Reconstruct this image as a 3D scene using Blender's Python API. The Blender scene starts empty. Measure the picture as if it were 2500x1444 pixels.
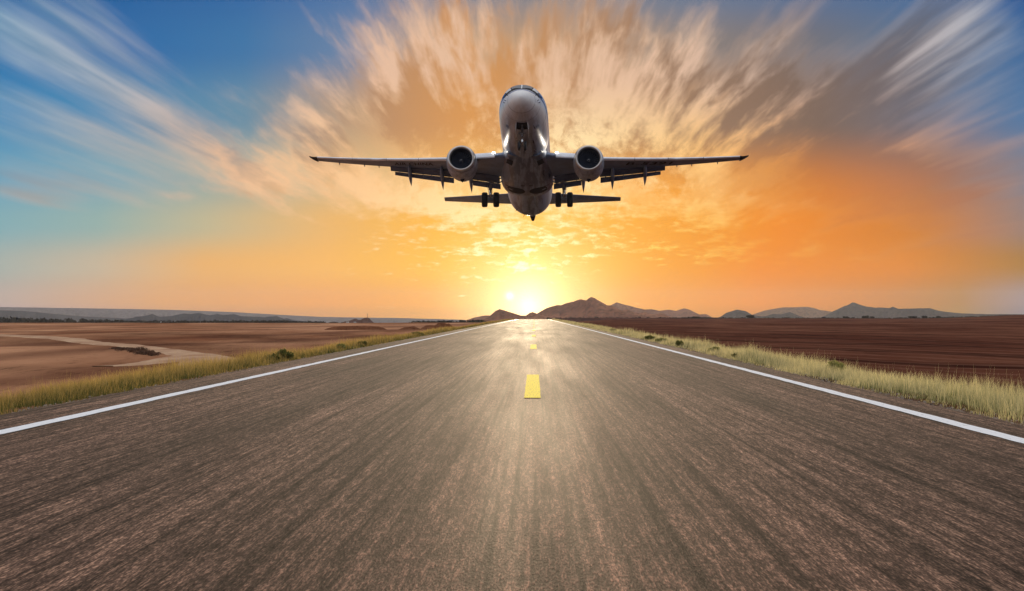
import bpy, bmesh, math, random
import numpy as np
from mathutils import Vector, Matrix, noise as mnoise

# ------------------------------------------------------------------ camera
SC = bpy.context.scene
COL = SC.collection
F = 6000.0            # focal length in pixels of the 2500 px wide photograph
CAMH = 0.9
VPX, VPY = 1304.0, 771.0
cam = bpy.data.cameras.new("camera")
cam.sensor_width = 36.0
cam.lens = F / 2500.0 * 36.0
cam.clip_start = 0.1
cam.clip_end = 60000.0
camo = bpy.data.objects.new("camera", cam)
COL.objects.link(camo)
SC.camera = camo
YAW = math.atan((VPX - 1250.0) / F)      # turned slightly left of the road's direction
PITCH = math.atan((VPY - 722.0) / F)     # and slightly up
camo.location = (0, 0, CAMH)
camo.rotation_euler = (math.pi / 2 + PITCH, 0, YAW)

# ------------------------------------------------------------------ sun, sky, exposure
SUN_AZ = math.atan((1290 - VPX) / F)
SUN_EL = math.radians(1.3)
sl = bpy.data.lights.new("sun", 'SUN')
sl.energy = 2.6
sl.angle = math.radians(0.5)
sl.color = (1.0, 0.78, 0.50)
so = bpy.data.objects.new("sun", sl)
COL.objects.link(so)
sd = Vector((math.sin(SUN_AZ) * math.cos(SUN_EL), math.cos(SUN_AZ) * math.cos(SUN_EL), math.sin(SUN_EL)))
so.rotation_euler = sd.to_track_quat('Z', 'Y').to_euler()
so.location = (0, 0, 50)
SC.view_settings.view_transform = 'Standard'
SC.view_settings.look = 'None'
SC.view_settings.gamma = 1.0
SC.view_settings.exposure = 0.0
SC.view_settings.use_curve_mapping = False
SC.cycles.use_denoising = True
try:
    SC.cycles.denoiser = 'OPENIMAGEDENOISE'
except Exception:
    pass
SC.cycles.max_bounces = 6
SC.cycles.transparent_max_bounces = 8
SC.cycles.volume_bounces = 1
SC.cycles.sample_clamp_indirect = 6.0


def s2l(c):
    return tuple(((v / 255.0) / 12.92 if v / 255.0 <= 0.04045 else ((v / 255.0 + 0.055) / 1.055) ** 2.4) for v in c)


class NT:
    """short-hand for node trees"""
    def __init__(self, tree):
        self.t = tree
        self.n = tree.nodes
        self.l = tree.links

    def put(self, sock, v):
        if isinstance(v, bpy.types.NodeSocket):
            self.l.new(v, sock)
        elif isinstance(v, (tuple, list)) and len(v) == 3 and sock.type == 'RGBA':
            sock.default_value = (*v, 1)
        else:
            sock.default_value = v

    def m(self, op, a, b=0.0, c=0.0, clamp=False):
        n = self.n.new('ShaderNodeMath')
        n.operation = op
        n.use_clamp = clamp
        self.put(n.inputs[0], a)
        self.put(n.inputs[1], b)
        if op in ('MULTIPLY_ADD', 'SMOOTH_MIN', 'SMOOTH_MAX', 'WRAP', 'COMPARE'):
            self.put(n.inputs[2], c)
        return n.outputs[0]

    def add(self, *a):
        r = a[0]
        for q in a[1:]:
            r = self.m('ADD', r, q)
        return r

    def mul(self, *a):
        r = a[0]
        for q in a[1:]:
            r = self.m('MULTIPLY', r, q)
        return r

    def sub(self, a, b):
        return self.m('SUBTRACT', a, b)

    def div(self, a, b):
        return self.m('DIVIDE', a, b)

    def xyz(self, x, y, z):
        n = self.n.new('ShaderNodeCombineXYZ')
        self.put(n.inputs[0], x); self.put(n.inputs[1], y); self.put(n.inputs[2], z)
        return n.outputs[0]

    def sep(self, v):
        n = self.n.new('ShaderNodeSeparateXYZ')
        self.put(n.inputs[0], v)
        return n.outputs[0], n.outputs[1], n.outputs[2]

    def noise(self, vec, scale=1.0, detail=3.0, rough=0.5, dist=0.0, lac=2.0):
        n = self.n.new('ShaderNodeTexNoise')
        self.put(n.inputs['Vector'], vec)
        n.inputs['Scale'].default_value = scale
        n.inputs['Detail'].default_value = detail
        n.inputs['Roughness'].default_value = rough
        n.inputs['Distortion'].default_value = dist
        n.inputs['Lacunarity'].default_value = lac
        return n.outputs['Fac']

    def rng(self, v, a, b, c=0.0, d=1.0, smooth=False):
        n = self.n.new('ShaderNodeMapRange')
        n.interpolation_type = 'SMOOTHSTEP' if smooth else 'LINEAR'
        self.put(n.inputs[0], v)
        for i, q in enumerate((a, b, c, d)):
            self.put(n.inputs[i + 1], q)
        return n.outputs[0]

    def ramp(self, v, stops, interp='LINEAR'):
        n = self.n.new('ShaderNodeValToRGB')
        cr = n.color_ramp
        cr.interpolation = interp
        while len(cr.elements) > 1:
            cr.elements.remove(cr.elements[-1])
        cr.elements[0].position = stops[0][0]
        cr.elements[0].color = (*stops[0][1], 1)
        for p, c in stops[1:]:
            e = cr.elements.new(p)
            e.color = (*c, 1)
        self.put(n.inputs[0], v)
        return n.outputs[0]

    def mix(self, f, a, b, mode='MIX'):
        n = self.n.new('ShaderNodeMix')
        n.data_type = 'RGBA'
        n.blend_type = mode
        n.clamp_factor = True
        self.put(n.inputs[0], f)
        self.put(n.inputs[6], a)
        self.put(n.inputs[7], b)
        return n.outputs[2]

    def gauss(self, X, Y, cx, cy, sx, sy, rot=0.0):
        """a soft elliptical patch, 1 at (cx, cy)"""
        c, s = math.cos(rot), math.sin(rot)
        dx = self.sub(X, cx); dy = self.sub(Y, cy)
        u = self.m('MULTIPLY_ADD', dx, c / sx, self.mul(dy, s / sx))
        v = self.m('MULTIPLY_ADD', dx, -s / sy, self.mul(dy, c / sy))
        q = self.add(self.mul(u, u), self.mul(v, v))
        return self.m('POWER', 2.71828, self.mul(q, -1.0))


world = bpy.data.worlds.new("World")
SC.world = world
world.use_nodes = True
W = NT(world.node_tree)
W.n.clear()
tc = W.n.new('ShaderNodeTexCoord')
dx_, dy_, dz_ = W.sep(tc.outputs['Generated'])
hor = W.m('MAXIMUM', W.m('SQRT', W.add(W.mul(dx_, dx_), W.mul(dy_, dy_))), 0.001)
# sky angles, in units of 1/6000 rad: AZ to the right of the road's direction, EL above the horizon
AZ = W.mul(W.m('ARCTAN2', dx_, dy_), F)
EL = W.mul(W.m('ARCTAN2', dz_, hor), F)
PX = W.add(AZ, VPX)
PY = W.sub(VPY, EL)
rp = W.m('DIVIDE', W.add(PX, 300.0), 3100.0, clamp=True)


def row(cols):
    if cols[0][1][0] > 115 and cols[5][1][2] < 125 or len(cols) and cols[0][1] == (120, 168, 178):
        cols = [(x, ((c[0] * .975, c[1] * (.95 if x < 1000 else .91), c[2] * (.82 if x < 1000 else .46)) if c[0] - c[2] > 40 else c)) for x, c in cols]
    return W.ramp(rp, [((x + 300.0) / 3100.0, s2l(c)) for x, c in cols], 'B_SPLINE' if False else 'LINEAR')

rows = [
    (771, [(0, (160, 145, 155)), (400, (200, 150, 125)), (800, (212, 150, 98)), (1100, (225, 160, 95)), (1300, (250, 205, 130)), (1500, (238, 165, 75)), (1850, (215, 140, 78)), (2150, (190, 132, 95)), (2330, (165, 132, 118)), (2500, (118, 116, 130))]),
    (735, [(0, (170, 155, 148)), (400, (222, 162, 112)), (800, (240, 163, 85)), (1050, (245, 172, 75)), (1300, (252, 222, 120)), (1550, (246, 168, 52)), (1850, (240, 150, 60)), (2150, (205, 135, 80)), (2330, (175, 130, 105)), (2500, (145, 130, 135))]),
    (650, [(0, (155, 170, 165)), (250, (190, 175, 150)), (500, (235, 182, 125)), (800, (248, 188, 110)), (1050, (248, 195, 90)), (1300, (250, 210, 88)), (1600, (247, 172, 48)), (1850, (246, 150, 42)), (2200, (225, 143, 75)), (2500, (165, 128, 112))]),
    (550, [(0, (120, 168, 178)), (250, (140, 172, 168)), (500, (185, 178, 145)), (800, (235, 186, 128)), (1050, (248, 190, 105)), (1300, (250, 198, 90)), (1600, (246, 172, 72)), (1900, (243, 147, 50)), (2250, (205, 130, 85)), (2500, (140, 122, 118))]),
    (430, [(0, (92, 155, 185)), (300, (108, 160, 178)), (600, (150, 165, 155)), (850, (205, 176, 132)), (1100, (238, 180, 105)), (1300, (244, 185, 95)), (1600, (240, 172, 90)), (1950, (205, 125, 50)), (2250, (150, 105, 78)), (2500, (112, 122, 140))]),
    (280, [(0, (36, 128, 180)), (300, (50, 130, 174)), (600, (90, 136, 162)), (850, (168, 142, 118)), (1100, (222, 155, 82)), (1350, (228, 165, 92)), (1650, (200, 148, 98)), (1950, (138, 112, 96)), (2250, (98, 110, 132)), (2500, (68, 115, 160))]),
    (120, [(0, (16, 108, 166)), (300, (12, 102, 164)), (600, (42, 112, 164)), (850, (92, 125, 162)), (1100, (168, 140, 112)), (1350, (178, 142, 110)), (1650, (135, 125, 120)), (1950, (108, 108, 116)), (2250, (78, 110, 142)), (2500, (45, 100, 152))]),
    (-30, [(0, (14, 98, 158)), (300, (8, 92, 154)), (600, (28, 98, 158)), (850, (68, 112, 162)), (1100, (110, 125, 148)), (1350, (128, 128, 135)), (1650, (98, 118, 145)), (1950, (80, 108, 145)), (2250, (58, 102, 150)), (2500, (25, 82, 145))]),
]
base = row(rows[0][1])
for k in range(1, len(rows)):
    base = W.mix(W.rng(PY, rows[k - 1][0], rows[k][0], 0, 1, True), base, row(rows[k][1]))

# ---- clouds: a high deck combed by the wind, its bands running down the road's direction
X = W.mul(AZ, 0.001)
E = W.mul(EL, 0.001)
rr = W.m('MAXIMUM', W.m('SQRT', W.add(W.mul(X, X), W.mul(E, E))), 0.01)
th = W.m('ARCTAN2', E, X)
lr = W.m('LOGARITHM', rr, 2.71828)
# far (low) part: small puffs; near (high) part: long bands
pv = W.xyz(W.mul(th, 3.0), W.mul(lr, 3.0), 0.0)
warp = W.n.new('ShaderNodeTexNoise')
W.put(warp.inputs['Vector'], pv)
warp.inputs['Scale'].default_value = 2.2
warp.inputs['Detail'].default_value = 3


def vadd(a, b, s=1.0):
    n = W.n.new('ShaderNodeVectorMath'); n.operation = 'MULTIPLY_ADD'
    W.put(n.inputs[0], b); n.inputs[1].default_value = (s, s, s); W.put(n.inputs[2], a)
    return n.outputs[0]

spread = W.rng(rr, 0.38, 1.15, 0, 1, True)


def streak_noise(k, z, detail=6.0, rough=0.55):
    low = W.noise(vadd(W.xyz(W.mul(X, k * 2.2), W.mul(E, k * 7.5), z + 1), warp.outputs['Color'], 0.6), 1.6, detail, rough)
    iso = W.noise(vadd(W.xyz(W.mul(th, k), W.mul(lr, k * 0.95), z), warp.outputs['Color'], 0.7), 1.6, detail + 2, rough + .07)
    mid = W.noise(vadd(W.xyz(W.mul(th, k * 1.5), W.mul(lr, k * 0.42), z + 3), warp.outputs['Color'], 0.3), 1.6, detail - 1, rough)
    far = W.noise(vadd(W.xyz(W.mul(th, k * 2.2), W.mul(lr, k * 0.17), z + 7), warp.outputs['Color'], 0.10), 1.6, detail - 1, 0.5)
    a = W.rng(rr, 0.40, 0.68, 0, 1, True)
    b = W.rng(rr, 0.72, 1.20, 0, 1, True)
    l_ = W.rng(E, 0.16, 0.36, 0, 1, True)
    iso = W.add(W.mul(low, W.sub(1.0, l_)), W.mul(iso, l_))
    r1 = W.add(W.mul(iso, W.sub(1.0, a)), W.mul(mid, a))
    return W.add(W.mul(r1, W.sub(1.0, b)), W.mul(far, b))


def px(cx, cy, sx, sy, deg, amp):
    return W.mul(W.gauss(PX, PY, cx, cy, sx, sy, math.radians(deg)), amp)

cover = W.add(
    px(400, 350, 560, 100, 17, .22), px(680, 415, 230, 60, 12, .22), px(120, 110, 420, 190, 36, .27), px(-50, 330, 280, 200, 20, .07), px(70, 480, 160, 22, 10, .16), px(330, 210, 250, 60, 33, .12),
    px(760, 260, 190, 90, 35, .22), px(1000, 130, 270, 150, 50, .26), px(1300, 90, 380, 190, 0, .26), px(1150, 300, 330, 170, 0, .30),
    px(1700, 230, 420, 210, -10, .30), px(2050, 420, 460, 120, 12, .30), px(2320, 240, 380, 260, -30, .30), px(1500, 320, 260, 140, 0, .22),
    px(1000, 480, 210, 38, 14, .20), px(1250, 500, 380, 50, 0, .12), px(1720, 520, 190, 60, 35, .20), px(1280, 585, 250, 45, -3, .12),
    px(1250, 660, 230, 36, 3, .11), px(1620, 610, 210, 26, 5, .13), px(2100, 620, 260, 30, -3, .10), px(450, 480, 60, 12, 3, .12), px(60, 470, 160, 50, 14, .15),
    px(560, 90, 200, 90, 24, -.30), px(60, 90, 150, 100, 32, .18), px(250, 70, 200, 50, 36, .16), px(230, 210, 200, 40, 28, .12), px(2170, 170, 280, 150, -30, .14), px(830, 260, 60, 160, -45, -.10), px(350, 600, 500, 110, 0, -.10), px(2490, 40, 70, 50, 0, -.2), px(2080, 90, 110, 60, -40, -.14), px(1830, 720, 800, 60, 0, -.10), px(2300, 60, 150, 70, -40, .10))
n1 = streak_noise(2.7, 0.0)
n2 = streak_noise(8.0, 11.0, 5.0, 0.6)
lowf = W.rng(E, 0.18, 0.34, 1, 0, True)
dens = W.add(W.mul(n1, W.sub(1.0, W.mul(lowf, .35))), W.mul(n2, W.add(0.55, W.mul(lowf, .45))), cover, W.sub(-0.29, W.mul(lowf, .05)))
soft = W.rng(rr, 0.2, 1.0, 0.20, 0.38)
d = W.rng(dens, 0.58, W.add(0.60, W.mul(soft, 1.25)), 0, 1, True)
thick = W.rng(dens, 0.80, 1.12, 0, 1, True)
n3 = streak_noise(5.0, 23.0, 5.0)
n4 = streak_noise(12.0, 31.0, 4.0)
relief = W.add(px(700, 250, 150, 70, 35, .14), px(850, 110, 80, 130, -25, .14), px(560, 410, 330, 55, 12, .08), px(1450, 270, 190, 90, 10, .13), px(1740, 70, 110, 110, -30, .09),
    px(1080, 60, 130, 90, 0, .10), px(1010, 480, 190, 40, 14, .18), px(2420, 160, 160, 90, -35, .12), px(1280, 600, 420, 90, 0, .16), px(1750, 480, 150, 70, 40, .16), px(250, 330, 420, 100, 18, .03), px(130, 90, 300, 130, 36, .05),
    px(1020, 310, 170, 80, 0, -.20), px(2060, 300, 240, 150, 0, -.14), px(1890, 160, 130, 80, 0, -.09), px(1320, 20, 150, 80, 0, -.10), px(2200, 490, 260, 70, 10, -.24), px(1980, 440, 220, 60, 0, -.16), px(1250, 150, 60, 90, 0, -.14), px(1600, 420, 150, 50, 20, -.12))
lit = W.rng(W.add(W.mul(n3, 0.95), W.mul(n4, 0.42), relief, -.03), 0.52, 0.83, 0, 1, True)


def crow(cols):
    return W.ramp(rp, [((x + 300.0) / 3100.0, s2l(c)) for x, c in cols])

bright_lo = crow([(0, (200, 180, 165)), (500, (238, 195, 155)), (900, (253, 215, 160)), (1150, (255, 238, 175)), (1300, (255, 246, 190)), (1600, (255, 218, 100)), (1900, (250, 168, 58)), (2500, (185, 130, 95))])
bright_mid = crow([(0, (150, 175, 185)), (250, (190, 180, 170)), (550, (238, 190, 150)), (900, (250, 200, 145)), (1150, (255, 214, 150)), (1400, (255, 230, 175)), (1700, (253, 200, 125)), (2000, (235, 160, 98)), (2500, (175, 145, 135))])
bright_hi = crow([(0, (150, 175, 195)), (300, (178, 182, 190)), (600, (215, 188, 172)), (900, (232, 190, 160)), (1250, (226, 186, 155)), (1600, (228, 190, 162)), (2000, (198, 174, 162)), (2500, (168, 178, 192))])
bright = W.mix(W.rng(PY, 620, 430, 0, 1, True), bright_lo, bright_mid)
bright = W.mix(W.rng(PY, 400, 180, 0, 1, True), bright, bright_hi)
dark_lo = crow([(0, (150, 150, 150)), (500, (205, 165, 135)), (900, (240, 180, 110)), (1250, (248, 190, 85)), (1600, (245, 158, 38)), (2000, (215, 122, 40)), (2500, (145, 108, 95))])
dark_hi = crow([(0, (75, 130, 168)), (450, (112, 138, 158)), (850, (165, 130, 105)), (1150, (208, 142, 78)), (1400, (180, 134, 98)), (1700, (138, 110, 92)), (2000, (112, 94, 86)), (2250, (98, 98, 108)), (2500, (85, 108, 138))])
dark = W.mix(W.rng(PY, 500, 300, 0, 1, True), dark_lo, dark_hi)
ccol = W.mix(lit, dark, bright)
ccol = W.mix(W.mul(W.sub(1.0, W.rng(dens, 0.62, 0.92, 0, 1, True)), 0.65), ccol, bright)
sky = W.mix(W.mul(d, 0.92), base, ccol)

# ---- the glow round the low sun, and its disc
q = W.m('SQRT', W.add(W.m('POWER', W.sub(PX, 1290), 2.0), W.m('POWER', W.mul(W.sub(PY, 748), 1.0), 2.0)))
g1 = W.m('POWER', 2.71828, W.mul(W.m('POWER', W.div(q, 70.0), 1.0), -1.0))
g2 = W.m('POWER', 2.71828, W.mul(W.div(q, 190.0), -1.0))
glow = W.mix(1.0, W.mix(1.0, (1.6, 1.4, 1.1), g1, 'MULTIPLY'), W.mix(1.0, (.50, .34, .12), g2, 'MULTIPLY'), 'ADD')
sky = W.mix(1.0, sky, glow, 'ADD')
q2 = W.m('SQRT', W.add(W.m('POWER', W.sub(PX, 1244), 2.0), W.m('POWER', W.sub(PY, 723), 2.0)))
disc = W.m('POWER', 2.71828, W.mul(W.m('POWER', W.div(q2, 9.0), 2.0), -1.0))
sky = W.mix(1.0, sky, W.mix(1.0, (1.0, .95, .7), disc, 'MULTIPLY'), 'ADD')

# ---- the rest of the dome: unseen bright overcast, invented to light the ground
upf = W.rng(EL, 900, 2400, 0, 1, True)
backf = W.rng(W.m('ABSOLUTE', AZ), 2200, 6000, 0, 1, True)
dome = W.mix(W.rng(EL, 900, 5500, 0, 1, True), W.mix(backf, (0.36, 0.29, 0.25), (0.42, 0.46, 0.55)), (0.86, 0.87, 0.92))
sky = W.mix(W.m('MAXIMUM', upf, backf), sky, dome)
nish = W.n.new('ShaderNodeTexSky')
nish.sky_type = 'NISHITA'
nish.sun_disc = False
nish.sun_elevation = SUN_EL
nish.sun_rotation = SUN_AZ
sky = W.mix(1.0, sky, W.mix(1.0, nish.outputs[0], (0.0015, 0.0015, 0.0015), 'MULTIPLY'), 'ADD')
bg = W.n.new('ShaderNodeBackground')
W.put(bg.inputs[0], sky)
bg.inputs[1].default_value = 1.0
ow = W.n.new('ShaderNodeOutputWorld')
W.l.new(bg.outputs[0], ow.inputs[0])

# ------------------------------------------------------------------ helpers
rng = np.random.default_rng(7)
R = random.Random(11)


def tag(o, label=None, cat=None, group=None, kind=None):
    if label: o['label'] = label
    if cat: o['category'] = cat
    if group: o['group'] = group
    if kind: o['kind'] = kind
    return o


def mesh_obj(name, verts, faces, mats=(), parent=None, smooth=True, fmat=None):
    me = bpy.data.meshes.new(name)
    me.from_pydata([tuple(v) for v in verts], [], [tuple(f) for f in faces])
    for m in mats:
        me.materials.append(m)
    if fmat is not None:
        me.polygons.foreach_set('material_index', fmat)
    me.polygons.foreach_set('use_smooth', [smooth] * len(me.polygons))
    me.update()
    o = bpy.data.objects.new(name, me)
    COL.objects.link(o)
    o.parent = parent
    return o


def np_mesh(name, V, Q, mats=(), smooth=True, parent=None):
    """V (n,3), Q (m,k) arrays"""
    me = bpy.data.meshes.new(name)
    me.vertices.add(len(V))
    me.vertices.foreach_set('co', np.asarray(V, np.float32).ravel())
    k = Q.shape[1]
    me.loops.add(len(Q) * k)
    me.loops.foreach_set('vertex_index', Q.astype(np.int32).ravel())
    me.polygons.add(len(Q))
    me.polygons.foreach_set('loop_start', np.arange(len(Q), dtype=np.int32) * k)
    me.polygons.foreach_set('loop_total', np.full(len(Q), k, np.int32))
    me.polygons.foreach_set('use_smooth', np.full(len(Q), smooth))
    for m in mats:
        me.materials.append(m)
    me.update(calc_edges=True)
    me.validate()
    o = bpy.data.objects.new(name, me)
    COL.objects.link(o)
    o.parent = parent
    return o


def empty(name, loc, parent=None):
    o = bpy.data.objects.new(name, None)
    COL.objects.link(o)
    o.location = loc
    o.parent = parent
    o.empty_display_size = 0.2
    return o


def material(name):
    m = bpy.data.materials.new(name)
    m.use_nodes = True
    t = NT(m.node_tree)
    b = t.n['Principled BSDF']
    return m, t, b


def simple(name, col, rough=0.5, metal=0.0, var=0.0, scale=3.0, spec=0.5):
    m, t, b = material(name)
    b.inputs['Roughness'].default_value = rough
    b.inputs['Metallic'].default_value = metal
    b.inputs['Specular IOR Level'].default_value = spec
    if var:
        g = t.n.new('ShaderNodeTexCoord')
        f = t.noise(g.outputs['Object'], scale, 4, 0.6)
        lo = tuple(c * (1 - var) for c in col)
        hi = tuple(min(1, c * (1 + var)) for c in col)
        t.put(b.inputs['Base Color'], t.mix(t.rng(f, .3, .7), lo, hi))
    else:
        b.inputs['Base Color'].default_value = (*col, 1)
    return m


def sstep(a, b, x):
    t = np.clip((x - a) / (b - a), 0, 1)
    return t * t * (3 - 2 * t)


def vnoise(x, y, seed=0):
    """smooth value noise on arrays"""
    xi = np.floor(x).astype(np.int64); yi = np.floor(y).astype(np.int64)
    fx = x - xi; fy = y - yi
    fx = fx * fx * (3 - 2 * fx); fy = fy * fy * (3 - 2 * fy)

    def h(a, b):
        n = (a * 374761393 + b * 668265263 + seed * 974711) & 0xffffffff
        n = ((n ^ (n >> 13)) * 1274126177) & 0xffffffff
        return ((n ^ (n >> 16)) & 0xffff) / 65535.0
    return (h(xi, yi) * (1 - fx) + h(xi + 1, yi) * fx) * (1 - fy) + (h(xi, yi + 1) * (1 - fx) + h(xi + 1, yi + 1) * fx) * fy


def fnoise(x, y, o=4, seed=0):
    r = 0; a = 0.5; s = 0
    for k in range(o):
        r = r + a * vnoise(x * 2 ** k, y * 2 ** k, seed + k); s += a; a *= 0.5
    return r / s - 0.5


ROAD_L, ROAD_R = -4.85, 4.0      # asphalt edges
LINE_L, LINE_R = -4.10, 3.50     # white lines


def ground_z(x, y):
    x = np.asarray(x, float); y = np.asarray(y, float)
    u = x / np.maximum(y, 20.0)
    # embankment beside the road
    l = sstep(ROAD_L - .05, ROAD_L - 3.6, x)
    r = sstep(ROAD_R + .05, ROAD_R + 4.2, x)
    z = -0.03 - 0.57 * np.maximum(l, r)
    # where the land falls away beyond the fields, and beyond the crest of the road
    y0 = 470 + 130 * sstep(-0.06, -0.015, u) + 650 * sstep(0.015, 0.05, u)
    fall = np.maximum(y - y0, 0)
    z = z - 0.0042 * np.sqrt(fall * fall + 60.0 ** 2) + 0.0042 * 60.0
    # far right the land rises a little
    z = z + 2.3 * sstep(.155, .215, u) * sstep(200, 1250, y) * sstep(4000, 1500, y)
    off = np.maximum(l, r)
    z = z + off * 0.16 * fnoise(x / 5.0, y / 14.0, 3, 3) + off * 0.10 * fnoise(x / 1.3, y / 2.5, 2, 9) * sstep(120, 40, y)
    z = z + off * sstep(150, 900, y) * .35 * fnoise(x / 60.0, y / 160.0, 3, 5)
    return z


def road_z(y):
    y = np.asarray(y, float)
    fall = np.maximum(y - 600, 0)
    return -0.0042 * np.sqrt(fall * fall + 60.0 ** 2) + 0.0042 * 60.0


def gp(pxx, pyy, eff=1.5):
    """a spot of the field seen at a pixel of the photograph"""
    d = pyy - VPY
    return ((pxx - VPX) * eff / d, F * eff / d)


# ------------------------------------------------------------------ ground
def grid_axis():
    ys = [-400, -200, -100, -50, -25, -12, -6, 0, 3, 6, 8]
    y = 9.0
    while y < 9000:
        ys.append(y); y *= 1.016
    xs = list(np.arange(0, 14, 0.22))
    x = 14.0
    while x < 6800:
        xs.append(x); x *= 1.022
    xs = sorted([-v for v in xs[1:]] + xs)
    return np.array(xs), np.array(ys, float)


def seg_dist(x, y, pts, yscale=1.0):
    """distance to a polyline, the y direction counted less"""
    best = np.full(x.shape, 1e9)
    for (x0, y0), (x1, y1) in zip(pts[:-1], pts[1:]):
        ax, ay, bx, by = x0, y0 * yscale, x1, y1 * yscale
        dx, dy = bx - ax, by - ay
        t = np.clip(((x - ax) * dx + (y * yscale - ay) * dy) / (dx * dx + dy * dy + 1e-9), 0, 1)
        best = np.minimum(best, np.hypot(x - ax - t * dx, y * yscale - ay - t * dy))
    return best


gx, gy = grid_axis()
GX, GY = np.meshgrid(gx, gy)
GZ = ground_z(GX, GY)
V = np.stack([GX.ravel(), GY.ravel(), GZ.ravel()], 1)
nx, ny = len(gx), len(gy)
ii = np.arange(ny - 1)[:, None] * nx + np.arange(nx - 1)[None, :]
Q = np.stack([ii, ii + 1, ii + nx + 1, ii + nx], -1).reshape(-1, 4)

mg, t, b = material("field_soil")
co = t.n.new('ShaderNodeTexCoord').outputs['Object']
x_, y_, z_ = t.sep(co)
right = t.rng(t.div(x_, t.m('MAXIMUM', y_, 20.0)), -0.012, 0.03, 0, 1, True)
right = t.m('MAXIMUM', t.mul(t.m('GREATER_THAN', x_, 0.0), t.rng(y_, 150, 90, 0, 1)), right)
# ploughed rows: left field rows curve, right field rows run outward
srt = t.add(t.mul(x_, .96), t.mul(y_, .235))
nz = t.noise(t.xyz(t.mul(x_, .03), t.mul(y_, .006), 0.0), 1.0, 3, .5)
rrow = t.m('SINE', t.add(t.mul(srt, 0.68), t.mul(nz, 14.0)))
rrow2 = t.m('SINE', t.add(t.mul(srt, 2.9), t.mul(nz, 30.0)))
slf = t.add(t.mul(x_, -.80), t.mul(y_, .12))
lrow = t.m('SINE', t.add(t.mul(slf, 0.55), t.mul(nz, 22.0)))
big = t.noise(t.xyz(t.mul(x_, .05), t.mul(y_, .009), 0.0), 1.0, 5, .6, .4)
mid = t.noise(t.xyz(t.mul(x_, .40), t.mul(y_, .035), 0.0), 1.0, 6, .68)
fin = t.noise(t.xyz(t.mul(x_, 2.6), t.mul(y_, .16), 0.0), 1.0, 7, .82)
lcol = t.mix(t.rng(big, .38, .62), (.26, .105, .052), (.56, .29, .16))
lcol = t.mix(t.mul(t.rng(lrow, .0, 1.0), .6), lcol, (.12, .045, .027))
rcol = t.mix(t.rng(big, .38, .64), (.075, .023, .0135), (.19, .075, .043))
rcol = t.mix(t.mul(t.rng(rrow, .35, 1.0), .70), rcol, (.020, .007, .0055))
rcol = t.mix(t.mul(t.rng(rrow2, .2, 1.0), .50), rcol, (.20, .09, .058))
soil = t.mix(right, lcol, rcol)
soil = t.mix(t.mul(t.rng(mid, .42, .30), .55), soil, t.mix(right, (.075, .030, .019), (.020, .007, .005)))
soil = t.mix(t.mul(t.rng(mid, .56, .70), .5), soil, t.mix(right, (.31, .16, .09), (.10, .042, .026)))
soil = t.mix(t.mul(t.rng(fin, .47, .36), .50), soil, (.03, .013, .009))
soil = t.mix(t.mul(t.rng(fin, .54, .66), .35), soil, t.mix(right, (.30, .17, .10), (.12, .055, .035)))
at = t.n.new('ShaderNodeAttribute'); at.attribute_name = 'damp'
soil = t.mix(t.mul(at.outputs['Fac'], t.rng(fin, .3, .62, 1.0, .55)), soil, (.035, .013, .009))
# beyond the fields: dark scrub plain
far = t.rng(y_, t.mix(right, (480,) * 3, (1280,) * 3), t.mix(right, (560,) * 3, (1400,) * 3), 0, 1, True)
soil = t.mix(far, soil, t.mix(t.rng(mid, .4, .6), (.045, .035, .024), (.08, .058, .036)))
# gravel and bare earth next to the asphalt
ax = t.m('ABSOLUTE', t.add(x_, .42))
edge = t.rng(t.add(ax, t.mul(mid, .5)), 5.0, 4.7, 0, 1, True)
soil = t.mix(t.mul(edge, t.rng(y_, 900, 600)), soil, t.mix(t.rng(fin, .4, .62), (.075, .05, .035), (.30, .21, .14)))
t.put(b.inputs['Base Color'], soil)
b.inputs['Roughness'].default_value = 1.0
b.inputs['Specular IOR Level'].default_value = .0
bp = t.n.new('ShaderNodeBump')
bp.inputs['Strength'].default_value = .8
bp.inputs['Distance'].default_value = .25
t.put(bp.inputs['Height'], t.add(mid, t.mul(fin, .5)))
t.put(b.inputs['Normal'], bp.outputs[0])
ground = np_mesh("ground", V, Q, [mg])
tag(ground, kind='structure')
# darker, freshly turned bands in the left field
damp = np.zeros(GX.shape)
for pts, w, a in [([(300, 823), (345, 815), (410, 812.5), (500, 817), (600, 821), (655, 826), (690, 836)], .9, .95),
                  ([(250, 833), (330, 838), (410, 842), (480, 849), (540, 857), (590, 867)], .75, .85),
                  ([(700, 832), (760, 840), (800, 850)], .3, .7), ([(650, 812), (780, 816), (880, 826)], .35, .6),
                  ([(-100, 829), (60, 832), (160, 836)], 1.0, .8), ([(-60, 809), (120, 811), (200, 812)], .8, .5),
                  ([(820, 815), (900, 821), (960, 832)], .35, .6), ([(0, 905), (110, 903), (260, 893), (330, 886)], .35, .45)]:
    P = [gp(*p) for p in pts]
    dd = seg_dist(GX, GY, P, 0.16)
    w = w * 2.6
    damp = np.maximum(damp, a * np.exp(-(dd / w) ** 2) * (0.65 + 0.7 * fnoise(GX / 2.0, GY / 9.0, 3, 21)))
damp[GX > 0] = 0
at_ = ground.data.attributes.new('damp', 'FLOAT', 'POINT')
if len(ground.data.vertices) == damp.size:
    at_.data.foreach_set('value', np.clip(damp, 0, 1).ravel().astype(np.float32))

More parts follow.
